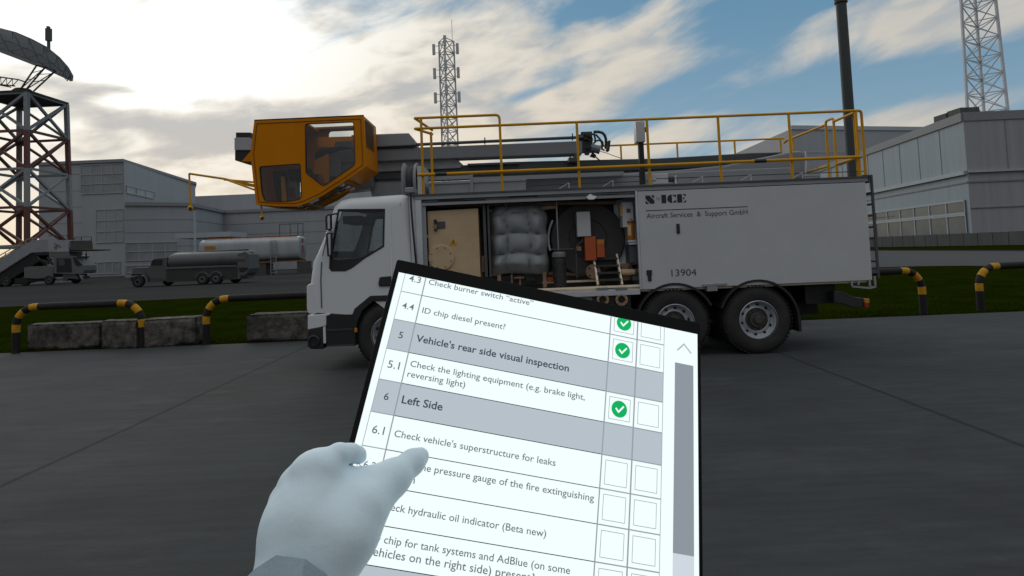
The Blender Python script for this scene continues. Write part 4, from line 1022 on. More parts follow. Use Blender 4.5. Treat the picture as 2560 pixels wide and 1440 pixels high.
rail('rail_post', [(xl+.02, yn, zd), (xl+.02, yn, zh)]); rail('rail_post', [(xl+.13, yn+.32, zd), (xl+.13, yn+.32, zr)])
rail('front_bar', [(xl-.08, yn, zr), (xl+.13, yn+.5, zr)]); rail('front_bar', [(xl-.08, yn, zh), (xl+.13, yn+.5, zh-.1)]); rail('front_bar', [(xl-.06, yn-.03, zm), (xl+.22, yn-.03, zm)], .026)
rail('clamp_sleeve', [(xl+.23, yn-.03, zm), (xl+.40, yn-.03, zm)], .030, m=black); xk = P(1898, 395, yn).x; rail('clamp_sleeve', [(xk-.09, yn-.03, zm), (xk+.09, yn-.03, zm)], .032, m=black)
# rear end: gate hoops between the near and the far corner
rail('corner_hoop', bent([(xr+.0, yn, zd), (xr+.0, yn, zr), (xr+.10, yn+.02, zr), (xr+.10, yn+.02, zd)], .05))
rail('rail_post', [(xr+.05, yn+.14, zd), (xr+.05, yn+.14, zr-.03)])
y1, y2 = yn+.78, yn+1.0
for yy in (y1-.05, y2): pass
ya = yn+.62; yb = yn+.88
rail('gate_hoop', bent([(xr-.03, ya, zd), (xr-.03, ya, zr+.02), (xr-.03, yb, zr+.02), (xr-.03, yb, zd)], .06))
rail('rear_rail', [(xr, yn, zr-.02), (xr-.03, ya, zr-.04)]); rail('rear_rail', [(xr, yn, zm), (xr-.03, ya, zm-.02)])
xf = P(1960, 345, yf).x
rail('rear_rail', [(xr-.03, yb, zr-.04), (xr-.1, yf-.2, zr-.06), (xf, yf, zr-.08)]); rail('rear_rail', [(xr-.03, yb, zm-.02), (xr-.10, yf-.5, zm-.04)]); rail('rail_post', [(xr-.10, yf-.5, zm-.04), (xr-.10, yf-.5, zd)]); rail('rail_post', [(xr-.12, yf-.45, zr-.06), (xr-.12, yf-.45, zr-.5)])
# far side railing
zf = P(1700, 357, yf).z
xfl = P(1400, 366, yf).x; rail('top_rail', [(xfl, yf, zf), (xf, yf, P(1960, 346, yf).z)], .018)
for px_ in (1425, 1552, 1693, 1837, 1952): x = P(px_, 370, yf).x; rail('rail_post', [(x, yf, zd), (x, yf, zf)], .018)
# low kick rail of dark wire with small brackets, along the roof edge
wire = mat('wire_dark', (.03, .032, .034), .5)
b = MB()
for (a, c) in (((1320, 453), (1600, 441)), ((1320, 465), (1640, 452)), ((1640, 447), (2163, 428))): b.bar(Q(*a, .12), Q(*c, .12), .012)
b.build('kick_wire', wire, T)
for px_, py_ in ((1411, 466), (1521, 460), (1745, 450), (1866, 445), (1995, 440)):
    one('wire_bracket', alu, T, lambda b: (b.bar(Q(px_+12, py_+6, .1), Q(px_+11, py_-9, .1), .012), b.bar(Q(px_-14, py_+6, .1), Q(px_+11, py_-9, .1), .010)))
# hose drum at the front of the roof
p0 = P(1012, 450, YT+.9); rD = .30
def drum():
    c = P(1028, 452, YT+.7); x = c.x; ya_ = YT+.72
    b = MB(); b.lathe([(.0001, -.12), (rD, -.12), (rD+.01, -.1), (rD-.03, -.07), (rD-.07, -.06), (rD-.07, .06), (rD-.02, .07), (rD, .1), (rD, .12), (.0001, .12)], (x, ya_, c.z), 'X', 40)
    o = b.build('roof_drum', greypaint, T, smooth=True, angle=35)
    b = MB(); b.lathe([(rD-.065, -.055), (rD-.055, -.04), (rD-.055, .04), (rD-.065, .055)], (x, ya_, c.z), 'X', 40); b.build('hose_coil', drumblack, o, smooth=True)
    one('drum_bearing', white, T, lambda b: b.box(x+.14, x+.26, YT+.45, YT+1.0, zd, c.z+.2), bevel=.01)
drum()
# boxes along the roof
pb = one('roof_locker', greypaint, T, lambda b: (pbox(b, 1072, 455, 1315, 488, .45, .9)), bevel=.012)
one('locker_lid', mat('lid_grey', (.26, .28, .30), .45), pb, lambda b: pbox(b, 1070, 450, 1316, 457, .43, .92), bevel=.006)
one('cable_tray', greypaint, T, lambda b: (pbox(b, 1068, 440, 1175, 449, .9, 1.1), pbox(b, 1180, 436, 1560, 446, .95, 1.15)))
one('roof_post', greypaint, T, lambda b: pbox(b, 1175, 432, 1183, 488, .42, .46))
one('side_tank', mat('tank_grey', (.22, .235, .25), .45, var=.04), T, lambda b: pbox(b, 1075, 436, 1990, 486, 1.2, 2.2), bevel=.02)
# large rounded tank behind the railing, its rear end dished
tp = [(1560, 432), (1700, 424), (1815, 412), (1890, 396), (1985, 377), (2004, 376), (2012, 384), (2014, 446), (1560, 470)]
one('glycol_tank', mat('tank_grey2', (.20, .21, .225), .42, var=.04), T, lambda b: b.prism([XZ(*q, YT+1.25) for q in tp], YT+1.25, YT+2.2), bevel=.05, seg=3)
b = MB(); b.tube([P(1811-0, 0, 1) if False else P(2013, 378, YT+1.22), P(2016, 400, YT+1.2), P(2014, 440, YT+1.2)], .012, 6); b.build('tank_seam', alu, T)
# small pump unit on the roof
pu = one('roof_pump', white, T, lambda b: pbox(b, 1632, 434, 1671, 460, .6, .9), bevel=.01)
b = MB(); b.tube([Q(1671, 448, .7), Q(1692, 447, .7)], .05, 14); b.build('pump_motor', hubm, pu, smooth=True)
one('motor_flange', alu, pu, lambda b: pbox(b, 1687, 438, 1692, 459, .62, .8))
one('boom_head', mat('head_grey', (.16, .17, .175), .5, var=.06), T, lambda b: b.prism([XZ(*q, YT+1.12) for q in ((720, 384), (770, 352), (905, 348), (928, 372), (930, 470), (850, 478), (790, 470), (720, 440))], YT+1.2, YT+1.6), bevel=.02)
one('boom_head_plate', mat('head_plate', (.21, .225, .22), .5, var=.05), T, lambda b: b.prism([XZ(*q, YT+1.1) for q in ((806, 392), (850, 390), (852, 440), (806, 440))], YT+1.13, YT+1.19))
# --- boom: long beam along the truck, carrying the cab at the front
YB = YT+1.17
dkb = mat('boom_dark', (.045, .05, .052), .5, var=.05)
one('boom', boomgrey, T, lambda b: b.prism([XZ(*q, YB) for q in ((640, 386), (900, 374), (1456, 352), (1456, 384), (1000, 401), (640, 416))], YB, YB+.34), bevel=.015)
b = MB(); b.tube([P(1030, 362, YB), P(1458, 343, YB)], .028, 12); b.build('hydraulic_line', darkgrey, T, smooth=True)
for px_, py_ in ((1212, 353), (1431, 343)): one('line_clip', black, T, lambda b: b.bar(P(px_, py_-9, YB-.03), P(px_, py_+8, YB-.03), .02))
one('boom_housing', mat('housing_grey', (.21, .22, .235), .45, var=.04), T, lambda b: b.prism([XZ(*q, YB) for q in ((880, 339), (1023, 334), (1038, 352), (1040, 364), (880, 371))], YB-.06, YB+.42), bevel=.012)
one('housing_shadow_strip', chassis, T, lambda b: b.prism([XZ(*q, YB) for q in ((905, 370), (1036, 364), (1036, 369), (905, 374))], YB-.03, YB+.38))  # solid black strip standing in for the shade under the housing
one('boom_saddle', mat('saddle_grey', (.24, .25, .265), .45), T, lambda b: b.prism([XZ(*q, YB+.1) for q in ((930, 404), (1140, 396), (1158, 412), (1150, 420), (930, 430))], YB+.1, YB+.5), bevel=.01)
one('lower_boom', dkb, T, lambda b: b.prism([XZ(*q, YB+.15) for q in ((925, 425), (1155, 413), (1300, 404), (1500, 399), (1640, 396), (1880, 382), (1960, 380), (1890, 397), (1780, 418), (1640, 424), (1300, 436), (930, 450))], YB+.15, YB+.55), bevel=.015)
one('saddle_plate', darkgrey, T, lambda b: b.prism([XZ(*q, YB) for q in ((1168, 408), (1298, 403), (1298, 408), (1168, 413))], YB+.05, YB+.2))
one('rest_bracket', dkb, T, lambda b: (pbox(b, 1435, 384, 1447, 402, 1.1, 1.3), pbox(b, 1422, 393, 1448, 404, 1.05, 1.35)), bevel=.006)
one('slew_base', greypaint, T, lambda b: b.prism([XZ(*q, YB+.2) for q in ((920, 455), (1060, 450), (1060, 492), (930, 492))], YB+.2, YB+.9), bevel=.02)
# spray head
noz = mat('nozzle_dark', (.03, .032, .034), .45, metal=.3, var=.2)
def N9(x, y): return P(1420+x/9, 300+y/9, YB+.1)
sh = one('spray_head', noz, T, lambda b: (b.bar(N9(410, 270), N9(430, 740), .10, .2), b.bar(N9(345, 330), N9(350, 640), .07, .2)), bevel=.01)
rnd = random.Random(9)
b = MB()
for k in range(26):
    x = rnd.uniform(370, 560); y = rnd.uniform(310, 720)
    if x > 500 and (y < 400 or y > 620): continue
    c = N9(x, y); s_ = rnd.uniform(.015, .04); b.box(c.x-s_, c.x+s_, c.y-s_-rnd.uniform(0, .12), c.y+s_, c.z-s_, c.z+s_)
b.build('valve_cluster', noz, sh, bevel=.005)
for k, pts in enumerate([[(440, 330), (520, 330), (590, 340)], [(590, 250), (590, 340), (610, 430), (600, 480)], [(590, 262), (700, 262), (780, 285), (830, 340), (855, 420), (860, 520), (855, 640)], [(580, 520), (640, 460), (710, 440), (760, 470), (775, 540), (775, 660)], [(640, 300), (720, 390), (800, 480), (810, 560)], [(560, 470), (520, 560), (470, 640)], [(800, 520), (800, 620), (860, 650)]]):
    b = MB(); b.tube([N9(*q)+Vector((0, -.06+.04*k, 0)) for q in pts], .017 if k != 2 else .026, 8); b.build('head_hose', noz, sh, smooth=True)
one('lamp_block', noz, sh, lambda b: b.prism([(N9(*q).x, N9(*q).z) for q in ((880, 480), (945, 475), (915, 720), (850, 700))], YB, YB+.16), bevel=.015)
b = MB(); b.tube([N9(500, 620), N9(620, 650), N9(720, 680)], .075, 16); b.tube([N9(430, 680), N9(430, 790)], .04, 10); b.build('nozzle_body', mat('nozzle_grey', (.16, .17, .18), .4, metal=.3), sh, smooth=True)
b = MB(); b.tube([N9(520, 770), N9(620, 830)], .055, 12, r2=.03); b.tube([N9(620, 830), N9(720, 915)], .012, 6); b.build('nozzle_tip', chassis, sh, smooth=True)
b = MB(); b.tube([N9(700, 700), N9(860, 740), N9(1000, 795), N9(1190, 860)], .006, 6); b.build('lanyard', noz, sh)
# control cabinet on a black post
one('cabinet_post', chassis, T, lambda b: b.prism([XZ(*q, YT+.35) for q in ((1597, 355), (1609, 355), (1614, 460), (1602, 460))], YT+.35, YT+.45))
cb = one('roof_cabinet', white, T, lambda b: (lambda a, c: b.box(a.x, c.x, YT+.3, YT+.5, c.z, a.z))(P(1589, 303, YT+.3), P(1614, 354, YT+.3)), bevel=.008)
one('warning_beacon', chassis, cb, lambda b: pbox(b, 1613, 317, 1620, 328, .33, .43), bevel=.01)

# ------------------------------------------------------------------ operator cab at the boom's end
YQ = 9.88; DQ = .90
cage = bpy.data.objects.new('operator_cab', None); C.objects.link(cage); cage.parent = T; cage['_o'] = T['_o']
def K(x, y, Yq=YQ): return XZ(560+x/4.5, 240+y/4.5, Yq)
outline = [K(*q) for q in ((340, 277), (1570, 222), (1583, 500), (1600, 790), (1350, 965), (1100, 1125), (900, 1217), (800, 1243), (560, 1238), (362, 1222), (330, 960), (297, 650))]
w1 = rounded([K(*q) for q in ((910, 310), (1462, 286), (1478, 775), (1130, 1012), (1095, 1005), (918, 865))], [.05, .05, .06, .05, .04, .04])
w2 = rounded([K(*q) for q in ((396, 790), (862, 757), (876, 1160), (700, 1195), (455, 1185), (420, 1080))], [.04, .04, .07, .1, .05, .05])
def strut_parts():
    one('side_wall', orange, cage, lambda b: b.prism(outline, YQ, YQ+.035, holes=[w1, w2]))
    bw1 = rounded([K(*q) for q in ((1000, 280), (1540, 256), (1545, 790), (1130, 1060), (940, 900))], .05)
    bw2 = rounded([K(*q) for q in ((640, 790), (870, 775), (880, 1150), (700, 1195), (640, 1190))], .04)
    one('side_wall', orange, cage, lambda b: b.prism(outline, YQ+DQ-.035, YQ+DQ, holes=[bw1, bw2]))
strut_parts()
for wq in (w1, w2):
    f_ = one('window_seal', black, cage, lambda b: b.prism(wq, YQ-.006, YQ+.03, holes=[inset(wq, .012)])); one('pane', tint, f_, lambda b: b.prism(inset(wq, .012), YQ+.01, YQ+.014))
def skin(i, j, m, name, e=0., y0=YQ+.036, y1=YQ+DQ-.036, th=.03):
    a, c = Vector((outline[i][0], 0, outline[i][1])), Vector((outline[j][0], 0, outline[j][1])); d = (c-a).normalized(); nn = Vector((d.z, 0, -d.x))
    if nn.dot(Vector((-1.0+K(0, 0)[0]*0, 0, 0))) is None: pass
    cen = Vector((sum(p[0] for p in outline)/len(outline), 0, sum(p[1] for p in outline)/len(outline)))
    if nn.dot(cen-a) < 0: nn = -nn
    b = MB(); vs = [Vector((p.x, y, p.z)) for p in (a, c, c+nn*th, a+nn*th) for y in (y0, y1)]
    b.add(vs, [(0, 2, 3, 1), (2, 4, 5, 3), (4, 6, 7, 5), (6, 0, 1, 7), (0, 6, 4, 2), (1, 3, 5, 7)]); return b.build(name, m, cage)
skin(0, 1, mat('roof_glass_frame', (.30, .12, .01), .5), 'roof', y0=YQ+.7); skin(0, 1, orange, 'roof', y1=YQ+.12)
one('roof_crossbar', orange, cage, lambda b: (b.bar((K(340, 285)[0]+.02, YQ+.5, K(340, 290)[1]-.02), (K(900, 270)[0], YQ+.5, K(900, 275)[1]-.02), .9, .03, up=(0, 0, 1))))
skin(1, 2, orange, 'end_wall'); skin(2, 3, orange, 'end_wall')
# grille on the upper part of the end wall
b = MB()
for k in range(16):
    z = outline[1][1]-.06-k*.028; b.bar((outline[1][0]+.012, YQ+.08, z), (outline[1][0]+.012, YQ+DQ-.25, z), .012)
b.build('end_grille', mat('grille_brown', (.13, .07, .03), .6), cage)
for i in range(3, 9):
    skin(i, i+1, tint if 4 <= i <= 7 else orange, 'floor_glass' if 4 <= i <= 7 else 'floor_panel')
for i in range(4, 8):
    for yy in (YQ+.30, YQ+.62): 
        a, c = outline[i], outline[i+1]; one('floor_bar', orange if yy > YQ+.5 else darkgrey, cage, lambda b: b.bar((a[0], yy, a[1]), (c[0], yy, c[1]), .05, .02))
for q_ in (4, 6): one('floor_crossbar', mat('bar_brown', (.22, .11, .04), .6), cage, lambda b: b.bar((outline[q_][0], YQ+.04, outline[q_][1]), (outline[q_][0], YQ+DQ-.04, outline[q_][1]), .14, .03))
for i in (9, 10, 11): skin(i, (i+1) % 12, orange, 'back_wall')
one('edge_trim', mat('trim_dark', (.10, .035, .004), .5), cage, lambda b: [b.bar((p[0], YQ-.004, p[1]), (q[0], YQ-.004, q[1]), .008) for p, q in zip(inset(outline, .05), inset(outline, .05)[1:]+inset(outline, .05)[:1])])
one('roof_seal', chassis, cage, lambda b: b.bar((outline[0][0], YQ+.01, outline[0][1]+.006), (outline[1][0], YQ+.01, outline[1][1]+.006), .02))
# inside: seat pedestal, console, levers
one('seat_shell', orange, cage, lambda b: b.prism([K(*q) for q in ((932, 690), (1098, 610), (1110, 960), (1050, 935), (1045, 870), (1000, 845), (925, 850))], YQ+.35, YQ+.38))
one('console', mat('console_grey', (.12, .13, .14), .5), cage, lambda b: (b.prism([K(*q) for q in ((630, 950), (755, 950), (760, 1180), (655, 1190))], YQ+.3, YQ+.32, holes=[[K(*q) for q in ((645, 1010), (735, 1005), (745, 1135), (655, 1142))]]), b.prism([K(*q) for q in ((735, 1000), (775, 995), (775, 1130), (748, 1135))], YQ+.25, YQ+.3)))
one('console_post', orange, cage, lambda b: b.prism([K(*q) for q in ((585, 890), (622, 886), (655, 1186), (600, 1186))], YQ+.2, YQ+.23))
one('operator_seat', seatm, cage, lambda b: (b.prism([K(*q) for q in ((600, 790), (860, 765), (860, 900), (830, 920), (760, 930), (640, 920), (620, 880))], YQ+.4, YQ+.6), b.prism([K(*q) for q in ((400, 800), (560, 790), (585, 880), (600, 1180), (460, 1180))], YQ+.5, YQ+.55)), bevel=.02)
b = MB()
for k in range(5): b.tube([(K(915+0*k, 590+18*k)[0], YQ+.5, K(915, 590+18*k)[1]), (K(1050, 540+14*k)[0], YQ+.5, K(1050, 540+14*k)[1]), (K(1200, 515+9*k)[0], YQ+.5, K(1200, 510+9*k)[1]), (K(1330, 515)[0], YQ+.55, K(1330, 515)[1])], .016, 8)
b.build('cable_loom', chassis, cage, smooth=True)
one('far_frame', orange, cage, lambda b: b.prism([K(*q) for q in ((900, 375), (1470, 358), (1470, 410), (1120, 428), (1090, 490), (900, 495))], YQ+.70, YQ+.72))
# mounting head to the left of the cab
mh = one('mount_head', mat('mount_grey', (.30, .32, .34), .5), T, lambda b: b.prism([K(*q, 10.9) for q in ((158, 485), (330, 485), (330, 625), (158, 625))], 10.75, 11.15), bevel=.01)
one('mount_cap', chassis, mh, lambda b: b.prism([K(*q, 10.9) for q in ((168, 425), (330, 425), (330, 484), (168, 484))], 10.78, 11.1))
one('mount_foot', chassis, mh, lambda b: (b.prism([K(*q, 10.9) for q in ((158, 626), (330, 626), (330, 775), (240, 760), (158, 735))], 10.78, 11.1)))
one('mount_gusset', orange, mh, lambda b: b.prism([K(*q, 10.6) for q in ((200, 735), (330, 585), (330, 735))], 10.6, 10.62))
# feeler arms with balls
YA = YQ+.3
b = MB(); b.tube([P(640, 464, YA), P(560, 447, YA), P(473, 434, YA)], .018, 8); b.tube([P(640, 456, YA), P(560, 449, YA)], .016, 8); b.tube([P(640, 476, YA-.2), P(566, 449, YA)], .016, 8); b.tube([P(636, 466, YA), P(600, 459, YA)], .016, 8)
b.tube([P(473, 434, YA), P(476, 516, YA)], .016, 8); fa = b.build('feeler_arm', yellow, cage, smooth=True)
b = MB(); b.tube([P(653, 512, YQ+.1), P(655, 540, YQ+.1)], .014, 8); fb = b.build('feeler_arm', yellow, cage, smooth=True)
for c, par, r_ in ((P(476, 521, YA), fa, .045), (P(655, 545, YQ+.1), fb, .038)):
    b = MB(); b.lathe([(r_*math.sin(math.pi*k/10)+1e-4, -r_*math.cos(math.pi*k/10)) for k in range(11)], tuple(c), 'Z', 16); b.build('feeler_ball', yellow, par, smooth=True)
    b = MB(); b.lathe([(.0001, 0), (r_*.5, 0), (r_*.5, -.03), (.0001, -.03)], (c.x+r_*.45, c.y-r_*.6, c.z-r_*.1), 'Y', 12); b.build('ball_cap', chassis, par)

# fire extinguisher standing in its bracket inside the bay
ex = thing('fire_extinguisher', 'orange fire extinguisher strapped upright at the right end of the open truck bay', 'fire extinguisher', (P(*Z(2238, 630), YT+.2).x, YT+.22, P(*Z(2238, 632), YT+.2).z))
c = P(*Z(2238, 632), YT+.15); zt_ = P(*Z(2238, 405), YT+.15).z; hh = zt_-c.z; r_ = .064
b = MB(); b.lathe([(.0001, 0), (r_*.9, 0), (r_, .02), (r_, hh-.09), (r_*.8, hh-.04), (r_*.35, hh-.005), (.0001, hh)], (c.x, YT+.22, c.z), 'Z', 28); b.build('cylinder', mat('extinguisher_orange', (.50, .17, .012), .3, dirt=(.30, .05, .01), dscale=4, damt=.5), ex, smooth=True)
b = MB(); b.box(c.x-.02, c.x+.02, YT+.2, YT+.24, zt_-.01, zt_+.04); b.box(c.x-.05, c.x+.03, YT+.205, YT+.235, zt_+.04, zt_+.055); b.box(c.x-.04, c.x+.05, YT+.205, YT+.235, zt_+.065, zt_+.08); b.build('valve_handle', chassis, ex)
b = MB(); b.lathe([(r_+.004, hh*.72), (r_+.004, hh*.80)], (c.x, YT+.22, c.z), 'Z', 28); b.build('strap', darkgrey, ex, smooth=True)
b = MB(); b.add([(c.x-r_*math.sin(a)-.0, YT+.22-(r_+.0015)*math.cos(a), z) for a in (.9, .7, .5, .3, .1) for z in (c.z+.06, c.z+hh*.62)], [(2*k, 2*k+1, 2*k+3, 2*k+2) for k in range(4)]); b.build('instruction_label', mat('label_cream', (.6, .5, .35), .5), ex)
# folding steps stowed in the bay
sx = P(*Z(1990, 1090), YT+.1)
st = thing('step_ladder', 'short beige and black step ladder leaning inside the open truck bay', 'step ladder', (sx.x, YT+.2, 1.10))
for x0, x1 in ((1850, 1900), (2085, 2140)):
    a = P(*Z(x0, 795), YT+.42); c = P(*Z(x1, 1095), YT+.10); b = MB(); b.bar(a, c, .028, .10, up=(0, 1, .3)); b.build('stringer', tan, st)
for k in range(4):
    t = .12+.26*k; y_ = 830+k*70; a = P(*Z(1862+13*k, y_), YT+.38-.09*k); c = P(*Z(2090+12*k, y_-6), YT+.38-.09*k); b = MB(); b.bar(a, c, .14, .03, up=(0, 0, 1)); b.build('tread', drumblack, st)
# ------------------------------------------------------------------ vehicles on the far apron
vg = mat('van_grey', (.095, .10, .10), .5, var=.08, dirt=(.06, .06, .06), dscale=.6, damt=.4)
vl = mat('van_light', (.22, .235, .25), .5, var=.08, dirt=(.1, .1, .1), dscale=.6, damt=.4)
vd = mat('van_dark', (.045, .048, .045), .6, var=.15)
vb = mat('under_black', (.006, .006, .006), .7)
def far_wheel(par, x, z, y, r, w=.32, rimm=None):
    b = MB(); b.lathe([(r*.55, 0), (r*.8, -.02), (r*.96, .02), (r, .07), (r, w-.07), (r*.96, w), (r*.55, w)], (x, y, z), 'Y', 28, closed=True)
    t = b.build('tyre', vb, par, smooth=True)
    b = MB(); b.lathe([(r*.2, .0), (r*.25, .03), (r*.5, .05), (r*.57, .01), (r*.57, .2), (.0001, .2)], (x, y, z), 'Y', 24, caps=False); b.build('rim', rimm or vd, t, smooth=True)
def stairs():
    Y0 = 78.; W = 2.4
    def S(x, y, Yq=Y0): return XZ(x/9, 580+y/9, Yq)
    def SZ(x, y, d=0.): p = P(x/9, 580+y/9, Y0+d); return (p.x, Y0+d, p.z)
    o = thing('passenger_stairs_truck', 'motorised aircraft passenger stairs truck parked below the radar tower', 'stairs truck', (S(700, 1100)[0], Y0+1, 0))
    def sp(name, m, pts, y0=0., y1=W, **k): b = MB(); b.prism([S(*q) for q in pts], Y0+y0, Y0+y1); return b.build(name, m, o, **k)
    sp('stair_side', vl, [(-900, 1180), (0, 600), (520, 310), (740, 175), (1090, 175), (1090, 440), (700, 460), (0, 905), (-900, 1480)], 0, .15)
    sp('stair_side', vl, [(-900, 1180), (0, 600), (520, 310), (740, 175), (1090, 175), (1090, 440), (700, 460), (0, 905), (-900, 1480)], W-.15, W)
    b = MB()
    for k in range(20):
        t = k/20; x = -900+1630*t; y = 1330-1030*t+90; b.box(S(x, y)[0], S(x+90, y)[0], Y0+.15, Y0+W-.15, S(x, y)[1]-.03, S(x, y)[1]+.03)
    b.build('treads', vd, o)
    sp('lower_flight', vb, [(700, 462), (790, 500), (880, 640), (380, 965), (0, 1190), (-600, 1500), (-900, 1482), (0, 907)], .2, W-.2)
    sp('top_box', mat('van_pale', (.26, .27, .29), .5, var=.15, scale=1.5), [(1092, 182), (1540, 178), (1556, 440), (1092, 445)], -.05, W)
    sp('box_emblem', mat('emblem_dark', (.10, .10, .11), .6, var=.4, scale=3), [(1215, 345), (1260, 280), (1190, 230), (1300, 280), (1350, 300), (1400, 350), (1340, 350), (1310, 330), (1275, 410), (1240, 390)], -.07, -.052)
    sp('deck_panel', vd, [(1570, 200), (2060, 190), (2085, 385), (1575, 390)], 0, .06)
    sp('deck_floor', vb, [(1545, 390), (2215, 392), (2215, 412), (1850, 430), (1545, 435)])
    b = MB()
    for pts in ([(1090, 85), (1510, 75), (1560, 390)], [(1310, 80), (1312, 175)], [(1640, 190), (1690, 115), (2050, 105), (2085, 385)], [(1830, 110), (1832, 190)]):
        b.tube([SZ(*q) for q in pts], .05, 6)
    b.build('deck_rail', vd, o)
    b = MB(); b.tube([SZ(-900, 1050, .1), SZ(0, 525, .1), (SZ(590, 180, .1)), SZ(720, 140, .1), SZ(860, 140, .1)], .06, 6); b.tube([SZ(-900, 1100, .1), SZ(0, 590, .1), SZ(600, 230, .1)], .05, 6)
    for x, y in ((120, 460), (330, 330), (580, 190)): b.tube([SZ(x, y, .1), SZ(x, y+110, .1)], .05, 6)
    b.build('hand_rail', mat('rail_tan', (.3, .22, .13), .5), o)
    sp('lift_beam', vb, [(780, 455), (1075, 455), (1090, 520), (780, 525)]); sp('lift_frame', vg, [(1100, 452), (1556, 445), (1560, 530), (1720, 545), (1720, 570), (1100, 570)])
    sp('engine_body', vg, [(540, 800), (700, 772), (1190, 765), (1190, 1020), (820, 1050), (545, 1030)])
    sp('chassis', vb, [(280, 1040), (990, 1050), (990, 1110), (640, 1120), (280, 1190)], .3, W-.3)
    cb_ = sp('cab', vg, [(1200, 600), (1240, 572), (1690, 562), (1870, 755), (1892, 860), (1860, 935), (1620, 950), (1400, 940), (1200, 930)])
    b = MB(); b.prism([S(*q) for q in [(1275, 592), (1600, 592), (1622, 910), (1275, 912)]], Y0-.02, Y0-.005); b.build('side_window', vb, cb_)
    b = MB(); b.prism([S(*q) for q in [(1640, 580), (1690, 572), (1860, 745), (1760, 775), (1690, 735)]], Y0-.02, Y0-.005); b.build('front_window', vb, cb_)
    b = MB(); b.prism([S(*q) for q in [(1310, 610), (1420, 600), (1470, 690), (1440, 760), (1330, 740)]], Y0-.03, Y0-.021); b.build('door_glass', vd, cb_)
    b = MB()
    for p, q in (((840, 540), (1200, 930)), ((1070, 560), (1190, 730)), ((940, 620), (1190, 730)), ((1030, 740), (1180, 620)), ((940, 620), (1040, 760))): b.bar(SZ(*p, .2), SZ(*q, .2), .16)
    b.build('lift_strut', vd, o)
    b = MB(); b.box(S(1925, 0)[0], S(1955, 0)[0], Y0-.1, Y0, S(0, 700)[1], S(0, 565)[1]); b.bar(SZ(1940, 560), SZ(1940, 440), .05); b.build('mirror', vb, o)
    sp('bumper', vd, [(1400, 945), (1480, 960), (1670, 955), (1740, 1000), (1740, 1070), (1540, 1045), (1440, 1100), (1400, 1080)], .1, W-.1)
    sp('step', vl, [(1770, 955), (1860, 985), (1860, 995), (1820, 1000), (1825, 1055), (1850, 1060), (1815, 1062), (1770, 975)], .1, .4)
    for x, z, dy in ((130, 1120, 0), (500, 1110, .4), (1095, 1092, 0), (1440, 1092, W-.4)): far_wheel(o, S(x, z)[0], .60, Y0+dy-.05, .60, .4)
stairs()
